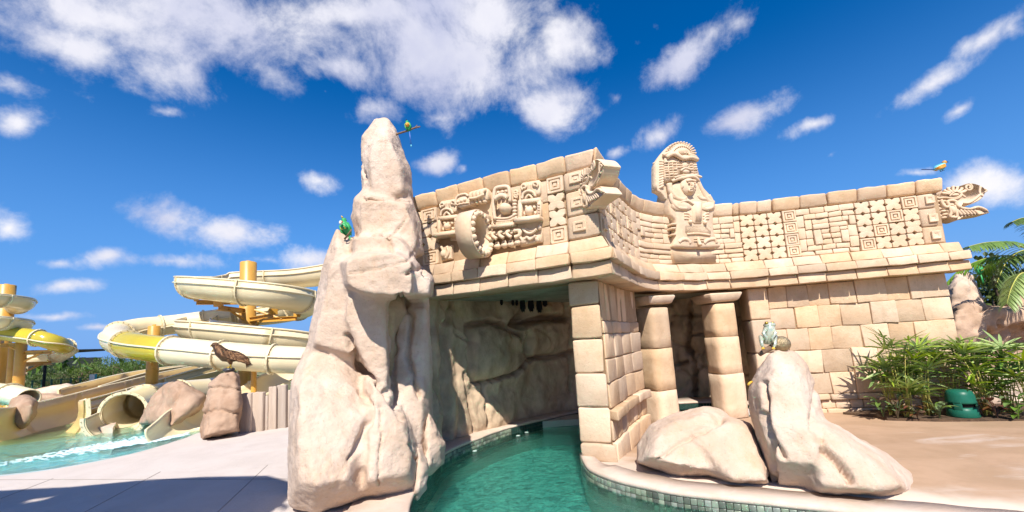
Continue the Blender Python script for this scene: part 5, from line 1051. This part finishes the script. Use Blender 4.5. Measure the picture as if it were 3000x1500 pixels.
def broad(x, y, n, h, lab, m, L_=.2):
    b = V((*g(x, y, GL), GL + .03)); t = empty('leafy_plant', b, lab, 'plant', 'broad leaved plants under the fan palms')
    for k in range(n):
        a = random.uniform(0, 6.28); q = MB(); hh = h * random.uniform(.2, 1); st_ = b + V((cos(a) * .1 * hh * 3, sin(a) * .1 * hh * 3, hh)); q.tube([b, b.lerp(st_, .5) + V((0, 0, .04)), st_], .005, 4); leaf(q, st_, V((cos(a), sin(a) - .3, random.uniform(.1, .9))), L_ * random.uniform(.7, 1.2), L_ * .2, .25, 4); q.build('leaf', m if random.random() < .8 else BROAD, t, False)
for a in ((2590, 1228, 12, .30, 'green plant with broad leaves at the left end of the bed', BROAD), (2632, 1232, 16, .34, 'reddish leaved plant between the first two fan palms', RED), (2690, 1233, 12, .26, 'low dark red plant left of the green garden speaker', RED, .15), (2755, 1232, 10, .28, 'small green plant touching the green garden speaker', BROAD), (2925, 1232, 14, .3, 'dark red plant in the middle of the right hand palms', RED), (2985, 1234, 14, .34, 'bluish green broad leaved plant at the right', PALM2)): broad(*a)
# garden speaker
c = V((*g(2824, 1226, GL), GL + .03)); t = empty('garden_speaker', c, 'dark green mushroom shaped garden speaker among the plants', 'speaker'); GP = mat('green_plastic', (.012, .115, .075), (.01, .10, .065), 20, .38, .05)
q = MB(); q.lathe([(.19, 0), (.20, .02), (.185, .12), (.165, .155), (.15, .165), (.05, .15)], c, 28); q.build('base', GP, t)
q = MB(); q.lathe([(.14, .0), (.14, .12)], c + V((0, 0, .13)), 20); q.build('core', mat('black_grille', (.01, .01, .01), bump=.3), t)
for k in range(3):
    a = radians(-90 + 60 + 120 * k); q = MB(); q.box(c + V((cos(a) * .165, sin(a) * .165, .19)), (.035, .10, .14), a, b=.008); q.build('pillar', GP, t)
q = MB(); q.lathe([(.10, .225), (.178, .225), (.188, .235), (.186, .26), (.172, .36), (.155, .41), (.125, .432), (.04, .44), (.001, .441)], c, 28); q.build('hood', GP, t)
# coconut palm leaning in from the right, tree behind
def frond(root, pts, m, L_=.42, w_=.018, n=44, droop=.3):
    pp = catmull(pts, 10); fr = frames(pp); q = MB(); N_ = len(pp); q.tube(pp, [.022 * (1 - .75 * i / N_) for i in range(N_)], 5)
    fo = q.build('frond', CANE, root); q = MB()
    for i in range(3, N_ - 1):
        for e in (0, .5):
            p, t_, sd_, up = fr[i]; f = i / N_; ll = L_ * (sin(pi * (.12 + .80 * f)) ** .6)
            for s_ in (-1, 1): leaf(q, p + t_ * e * .04, t_ * (.55 + .5 * f) + sd_ * s_ * 1.0 + V((0, 0, -.25)) + rv() * .1, ll * random.uniform(.85, 1.1), w_, droop, 4)
    o = q.build('leaflets', m, fo, False); o['kind'] = 'stuff'
cp = P(3120, 800, Y=8.6); t = empty('coconut_palm', V((cp.x, cp.y, GL)), 'palm arching long feathery fronds in from the right edge', 'palm tree')
q = MB(); q.tube([V((cp.x + .2, cp.y + .3, -.2)), V((cp.x + .05, cp.y + .1, 1.4)), cp], [.17, .13, .11], 12); q.build('trunk', BARK, t)
frond(t, [cp, P(3040, 745, Y=8.3), P(2960, 712, Y=8.0), P(2895, 710, Y=7.9), P(2838, 722, Y=7.8)], PALM2, .45)
frond(t, [cp, P(3050, 810, Y=8.0), P(2995, 800, Y=7.8), P(2965, 840, Y=7.7), P(2950, 890, Y=7.6)], PALM, .40)
frond(t, [cp, P(3060, 690, Y=8.6), P(3010, 640, Y=8.6), P(2965, 650, Y=8.5)], PALM2, .35)
for k in range(6):
    a = radians(-60 + k * 50); frond(t, [cp, cp + V((cos(a) * .7, sin(a) * .7, .5)), cp + V((cos(a) * 1.4, sin(a) * 1.4, .35)), cp + V((cos(a) * 1.9, sin(a) * 1.9, -.2))], PALM2, .4)
random.seed(8)
SG = leafmat('sea_grape_leaf', (.15, .20, .03), (.07, .12, .02))
def bush(x, ytop, Y, wpx, lab, m, n=1500, ls=.13):
    tp = P(x, ytop, Y=Y); b = V((tp.x, Y, GL)); hh = tp.z - GL; w_ = wpx * Y / 1210; t = empty('tree', b, lab, 'tree'); tm = MB(); tm.tube([b, b + V((.1, 0, hh * .5)), b + V((0, 0, hh * .8))], [.09, .06, .03], 7); cl = []
    for k in range(12):
        q = b + V((jit(w_ * .42), jit(.7), hh * random.uniform(.42, .86))); cl.append((q, random.uniform(.28, .5))); tm.tube([b + V((0, 0, hh * .3)), q - V((0, 0, .2)), q], [.045, .03, .012], 5)
    tm.build('trunk', BARK, t); lm = MB()
    for k in range(n): q, r_ = random.choice(cl); d = rv(); leaf(lm, q + d * r_ * random.uniform(.5, 1.05), d + rv() * .8, ls, ls * .42, .2, 2)
    lm.build('crown', m, t, False)
bush(2900, 735, 11.5, 150, 'green tree with rounded leaves just right of the long wall', SG, 1500)
bush(3020, 720, 12.2, 170, 'yellow green tree at the right edge behind the palm', SG, 2200)
bush(2960, 800, 13.5, 200, 'dark green tree furthest back behind the brown rocks', LEAF_D, 1800)
# ---------------------------------------------------------------- birds, eagle, frog
def bmat(n, c, r=.5, m=0.): return mat(n, c, tuple(x * .75 for x in c), 30, r, .25, 60, metal=m, spec=.5)
GREEN = bmat('green_feathers', (.03, .34, .10)); RED_ = bmat('red_feathers', (.5, .05, .03)); WHT = bmat('white_paint', (.8, .8, .75)); YEL2 = bmat('yellow_beak', (.75, .45, .05)); ORA = bmat('orange_feathers', (.75, .33, .03)); BLU = bmat('blue_feathers', (.03, .12, .45)); SKYB = bmat('pale_blue_feathers', (.12, .5, .6)); BLK = bmat('black_paint', (.01, .01, .01)); TWIG = mat('dry_branch', (.22, .14, .09), (.14, .09, .06), 20, .9, .5)
BRZ = mat('bronze_feathers', (.17, .085, .035), (.08, .04, .02), 14, .34, .9, 34, metal=.65, spec=.6)
GOLD = mat('gold_metal', (.5, .33, .06), rough=.3, metal=.8, bump=.1)
def basis(dirx, upz=V((0, 0, 1))): x = dirx.normalized(); y = upz.cross(x).normalized(); return Matrix((x, y, x.cross(y))).transposed()
# eagle, facing left in profile (local x = towards its head)
foot = P(672, 1086, Y=8.95); E = empty('eagle_statue', foot, 'bronze eagle statue standing on the stacked brown rock pedestal', 'statue'); ek = 1 / 136. * 1.01
def ep(u, v, d=0.): return P(300 + u / 2.341, 700 + v / 2.341, Y=8.95 + d)
q = MB(); q.tube([ep(768, 728), ep(790, 745), ep(812, 775), ep(845, 800), ep(885, 805), ep(925, 806), ep(960, 812), ep(985, 818)], [.045, .085, .115, .135, .13, .105, .07, .04], 14); q.build('body', BRZ, E)
q = MB(); q.ball(ep(772, 727), (.075, .055, .058), 12); q.tube([ep(765, 730), ep(795, 752), ep(815, 775)], [.05, .07, .09], 10); q.build('head', BRZ, E)
q = MB(); q.tube([ep(760, 728), ep(746, 731), ep(741, 740)], [.028, .02, .004], 8); q.build('beak', GOLD, E)
for s_ in (-1, 1): q = MB(); q.ball(ep(765, 722, s_ * .045), .009, 6); q.build('eye', BLK, E)
for s_ in (-1, 1):
    q = MB()
    for r_ in range(6):
        for k in range(7):
            f = (k + (r_ % 2) * .5) / 7; u = 815 + r_ * 22 + f * 30; v = 755 + f * 62 + r_ * 6; L_ = .13 + .03 * r_ * .9
            a_, b_ = ep(u, v, s_ * (.12 - .012 * r_)), ep(u + (38 + r_ * 7), v + 14 + r_ * 2 - f * 6, s_ * (.115 - .014 * r_)); q.tube([a_, a_.lerp(b_, .5), b_], [.014, .024, .006], 6)
    for k in range(5): q.tube([ep(880, 790 + k * 9, s_ * .09), ep(950, 806 + k * 7, s_ * .07), ep(1022 - k * 9, 818 + k * 6, s_ * .04)], [.022, .022, .005], 6)
    q.build('wing', BRZ, E)
for k in range(6): q = MB(); q.tube([ep(955, 815, (k - 2.5) * .015), ep(985, 838 + k * 2, (k - 2.5) * .022), ep(1030 - k * 8, 866 + k * 4, (k - 2.5) * .03)], [.022, .026, .012], 6, flat=.4); q.build('tail_feather', BRZ, E)
for s_ in (-1, 1):
    q = MB(); q.tube([ep(868, 815, s_ * .05), ep(878, 842, s_ * .05), ep(882, 860, s_ * .045)], [.07, .05, .026], 10); q.build('leg', BRZ, E); q = MB(); q.tube([ep(882, 860, s_ * .045), ep(876, 880, s_ * .045)], .018, 6)
    for dx in (-34, -18, 14): q.tube([ep(876, 878, s_ * .045), ep(876 + dx * .6, 882, s_ * (.045 + .02)), ep(876 + dx, 892, s_ * (.045 + .03))], [.016, .013, .004], 5)
    q.build('foot', GOLD, E)
q = MB(); q.ball(ep(868, 897), (.12, .10, .055), 14); q.build('stand_ball', mat('dark_ball', (.08, .08, .09), rough=.3, metal=.5), E)
def small_bird(name, lab, cat, c, d, L_, cols, tail_d, perch=None, up=V((0, 0, 1)), tl_=1., racket=False):
    """cols = body, belly, head, wing, beak, tail"""
    t = empty(name, c - V((0, 0, L_ * .25)), lab, cat); M_ = basis(d, up); f = lambda x, y, z: c + M_ @ V((x * L_, y * L_, z * L_))
    q = MB(); q.tube([f(-.42, 0, -.1), f(-.25, 0, 0), f(0, 0, .02), f(.2, 0, .1), f(.32, 0, .2)], [.04 * L_, .16 * L_, .21 * L_, .17 * L_, .10 * L_], 12); q.build('body', cols[0], t)
    q = MB(); q.ball(f(.06, 0, -.05), (.20 * L_, .20 * L_, .19 * L_), 10); q.build('belly', cols[1], t)
    q = MB(); q.ball(f(.34, 0, .27), .135 * L_, 10); q.build('head', cols[2], t)
    q = MB(); q.tube([f(.44, 0, .28), f(.53, 0, .27), f(.60, 0, .24 if tl_ < 1.5 else .26)], [.05 * L_, .035 * L_, .004 * L_], 6); q.build('beak', cols[4], t)
    for s_ in (-1, 1):
        q = MB(); 
        for k in range(4): q.tube([f(.2, s_ * .17, .10 - k * .05), f(-.1, s_ * .21, .04 - k * .05), f(-.45 + k * .05, s_ * .10, -.06 - k * .03)], [.05 * L_, .06 * L_, .012 * L_], 6)
        q.build('wing', cols[3], t); q = MB(); q.ball(f(.39, s_ * .11, .30), .024 * L_, 6); q.build('eye', BLK, t)
        q = MB(); q.tube([f(.0, s_ * .08, -.15), f(.02, s_ * .08, -.30)], .02 * L_, 5); q.tube([f(.02, s_ * .08, -.29), f(.12, s_ * .09, -.31)], .015 * L_, 5); q.build('foot', cols[4], t)
    b_ = f(-.38, 0, -.08)
    for k in (-1, 0, 1): q = MB(); q.tube([b_, b_ + tail_d * L_ * .4 * tl_ + M_ @ V((0, k * .03 * L_, 0)), b_ + tail_d * L_ * .8 * tl_ + M_ @ V((0, k * .05 * L_, 0))], [.05 * L_, .045 * L_, .02 * L_] if not racket else [.04 * L_, .012 * L_, .012 * L_], 6, flat=.5); q.build('tail_feather', cols[5], t)
    if racket: q = MB(); q.ball(b_ + tail_d * L_ * .88 * tl_, (.055 * L_, .03 * L_, .1 * L_), 8); q.build('tail_tip', SKYB, t)
    return t
pc_ = P(1012, 668, Y=5.0)
pr = small_bird('parrot', 'bright green parrot perched on the left shoulder of the rock tower', 'bird', pc_, V((-.35, -.5, 1.0)), .26, (GREEN, GREEN, GREEN, GREEN, YEL2, GREEN), V((.45, .1, -.9)).normalized(), up=V((0, 1, .4)))
q = MB(); q.ball(P(998, 652, Y=4.90), (.022, .018, .026), 8); q.build('forehead', WHT, pr); q = MB(); q.ball(P(1002, 650, Y=4.885), (.011, .01, .012), 6); q.build('red_patch', RED_, pr)
q = MB(); q.tube([P(1010, 700, Y=5.0), P(1018, 690, Y=4.95), P(1030, 672, Y=4.92)], [.014, .012, .008], 6); tag(q.build('twig', TWIG), 'short dark twig under the green parrot', 'branch')
q = MB(); q.tube([P(1150, 400, Y=5.7), P(1168, 391, Y=5.65), P(1195, 383, Y=5.6), P(1214, 375, Y=5.58), P(1231, 371, Y=5.55)], [.018, .014, .013, .012, .009], 7); q.tube([P(1214, 375, Y=5.58), P(1222, 367, Y=5.6)], .006, 5); tag(q.build('branch', TWIG), 'thin bare branch sticking out right of the rock tower top', 'branch')
small_bird('bird', 'green and orange bird with a long blue tail on the bare branch', 'bird', P(1195, 369, Y=5.58), V((-.25, -.35, 1.0)), .185, (GREEN, ORA, GREEN, GREEN, BLK, BLU), V((.08, .0, -1)), up=V((0, 1, .2)), tl_=1.4, racket=True)
c = P(2754, 490, Y=7.42)
small_bird('bird', 'pale blue bird with an orange back on the right end of the cap stones', 'bird', c, V((1, -.15, .1)), .27, (SKYB, SKYB, ORA, ORA, BLK, BLU), V((-1, .1, .12)).normalized())
small_bird('bird', 'small bright green bird in the tree right of the long wall', 'bird', P(2868, 790, Y=9.9), V((-.4, -.4, 1)), .3, (GREEN, GREEN, GREEN, GREEN, YEL2, GREEN), V((.1, 0, -1)), up=V((0, 1, .2)))
# frog climbing on a knot of branch, metal ball beside it
PEARL = mat('pearl_glaze', (.42, .50, .40), (.62, .60, .45), 26, .16, .1, metal=.35, spec=.7); 
fy = 4.62; fp = lambda u, v, d=0.: P(1600 + u / 1.84, 800 + v / 1.84, Y=fy + d)
t = empty('frog_sculpture', fp(1195, 430), 'glossy pale green frog clinging upright to a branch on the tall boulder', 'sculpture')
q = MB(); q.tube([fp(1198, 385), fp(1200, 350), fp(1200, 315), fp(1205, 290), fp(1205, 272)], [.03, .052, .06, .055, .03], 12); q.build('body', PEARL, t)
q = MB(); q.ball(fp(1204, 280), (.065, .055, .035), 12); q.build('head', PEARL, t)
for s_ in (-1, 1):
    q = MB(); q.ball(fp(1204 + s_ * 16, 270, -.02), .02, 8); q.build('eye', GOLD, t)
    q = MB(); q.tube([fp(1204 + s_ * 18, 300, -.03), fp(1204 + s_ * 34, 325, -.06), fp(1204 + s_ * 14, 350, -.08), fp(1204 + s_ * 22, 378, -.06)], [.022, .017, .014, .010], 8); q.build('foreleg', PEARL, t)
    for j in range(3): pass
    q = MB(); q.tube([fp(1198 + s_ * 14, 372, 0), fp(1198 + s_ * 40, 345, -.03), fp(1198 + s_ * 36, 385, -.05), fp(1198 + s_ * 28, 400, -.06)], [.028, .026, .018, .012], 8); q.build('hind_leg', PEARL, t)
    q = MB()
    for j in (-1, 0, 1): q.tube([fp(1198 + s_ * 28, 398, -.06), fp(1198 + s_ * 28 + j * 7, 410, -.07)], [.007, .009], 5)
    q.build('toes', YEL2, t)
q = MB(); q.tube([fp(1150, 440), fp(1180, 418), fp(1215, 400), fp(1245, 385)], [.022, .03, .032, .02], 8); q.tube([fp(1180, 415), fp(1165, 395)], [.02, .012], 6); q.build('branch', TWIG, t)
q = MB(); q.ball(fp(1266, 382, .02), (.097, .09, .088), 20); tag(q.build('metal_ball', mat('hammered_metal', (.42, .33, .20), (.3, .22, .12), 40, .35, .7, 60, metal=.7)), 'round hammered metal ball on top of the tall boulder beside the frog', 'ball')
q = MB(); q.tube([P(2191, 1128, Y=4.6), P(2196, 1122, Y=4.6), P(2203, 1118, Y=4.62)], .012, 6); tag(q.build('yellow_twig', YEL2), 'tiny yellow bit sticking out left of the tall boulder', 'twig')
# pool fittings and stray greens
LT = mat('white_lens', (.4, .5, .47), rough=.2, bump=0)
for x, y, lb in ((1391, 1323, 'round white pool light nearest the camera in the river wall'), (1518, 1278, 'round white pool light left one of the two farther ones'), (1543, 1268, 'round white pool light farthest along the river wall')):
    c = P(x, y, z=-.11); q = MB(); q.lathe([(.035, -.01), (.038, .0), (.03, .006), (.001, .008)], c + V((0, .0, .012)), 16); tag(q.build('pool_light', LT), lb, 'light', 'white lights along the river wall')
# ---------------------------------------------------------------- behind the camera on the left: unseen thatched shelter added to shade the deck, and palms
THATCH = mat('thatch', (.25, .19, .11), (.17, .12, .07), 5, .95, .8, stretch=(1, 1, .3))
sx, sy = -6.4, -.05
t = empty('shade_palapa', V((sx, sy, 0)), 'thatched open shelter added unseen behind the camera to shade the deck', 'shelter')
for ax, ay in ((-2.2, -1.5), (2.2, -1.5), (-2.2, 1.5), (2.0, .8)): q = MB(); q.tube([V((sx + ax, sy + ay, 0)), V((sx + ax, sy + ay, 4.5))], .11, 10); q.build('post', BARK, t)
q = MB(); n = 28; vs = []; fs = []
for i in range(9):
    f = i / 8
    for k in range(n):
        a = 2 * pi * k / n; r_ = 3.3 * (1 - f) + .1; se = (abs(cos(a)) ** 6 + abs(sin(a)) ** 6) ** (-1 / 6); vs.append(V((sx + cos(a) * se * r_ * 1.05, sy + sin(a) * se * r_ * .66, 4.2 + 1.9 * f + jit(.06) - (.12 * random.random() if i == 0 else 0))))
for i in range(8):
    for k in range(n): fs.append((i * n + k, i * n + (k + 1) % n, (i + 1) * n + (k + 1) % n, (i + 1) * n + k))
q.add(vs, fs); q.build('roof', THATCH, t)
for bx_, by_, hz, lb in ((-4.3, -.9, 4.7, 'tall palm behind the camera beside the thatched shelter'), (-2.6, -3.4, 5.6, 'palm behind the camera nearest the pool deck')):
    c = V((bx_, by_, hz)); t = empty('coconut_palm', V((bx_, by_, 0)), lb, 'palm tree'); q = MB(); q.tube([V((bx_ + .3, by_ - .2, 0)), V((bx_ + .1, by_, hz * .5)), c], [.16, .12, .1], 10); q.build('trunk', BARK, t)
    for k in range(9):
        a = radians(k * 40 + 10); frond(t, [c, c + V((cos(a) * .8, sin(a) * .8, .6)), c + V((cos(a) * 1.6, sin(a) * 1.6, .4)), c + V((cos(a) * 2.3, sin(a) * 2.3, -.4))], PALM2, .5)
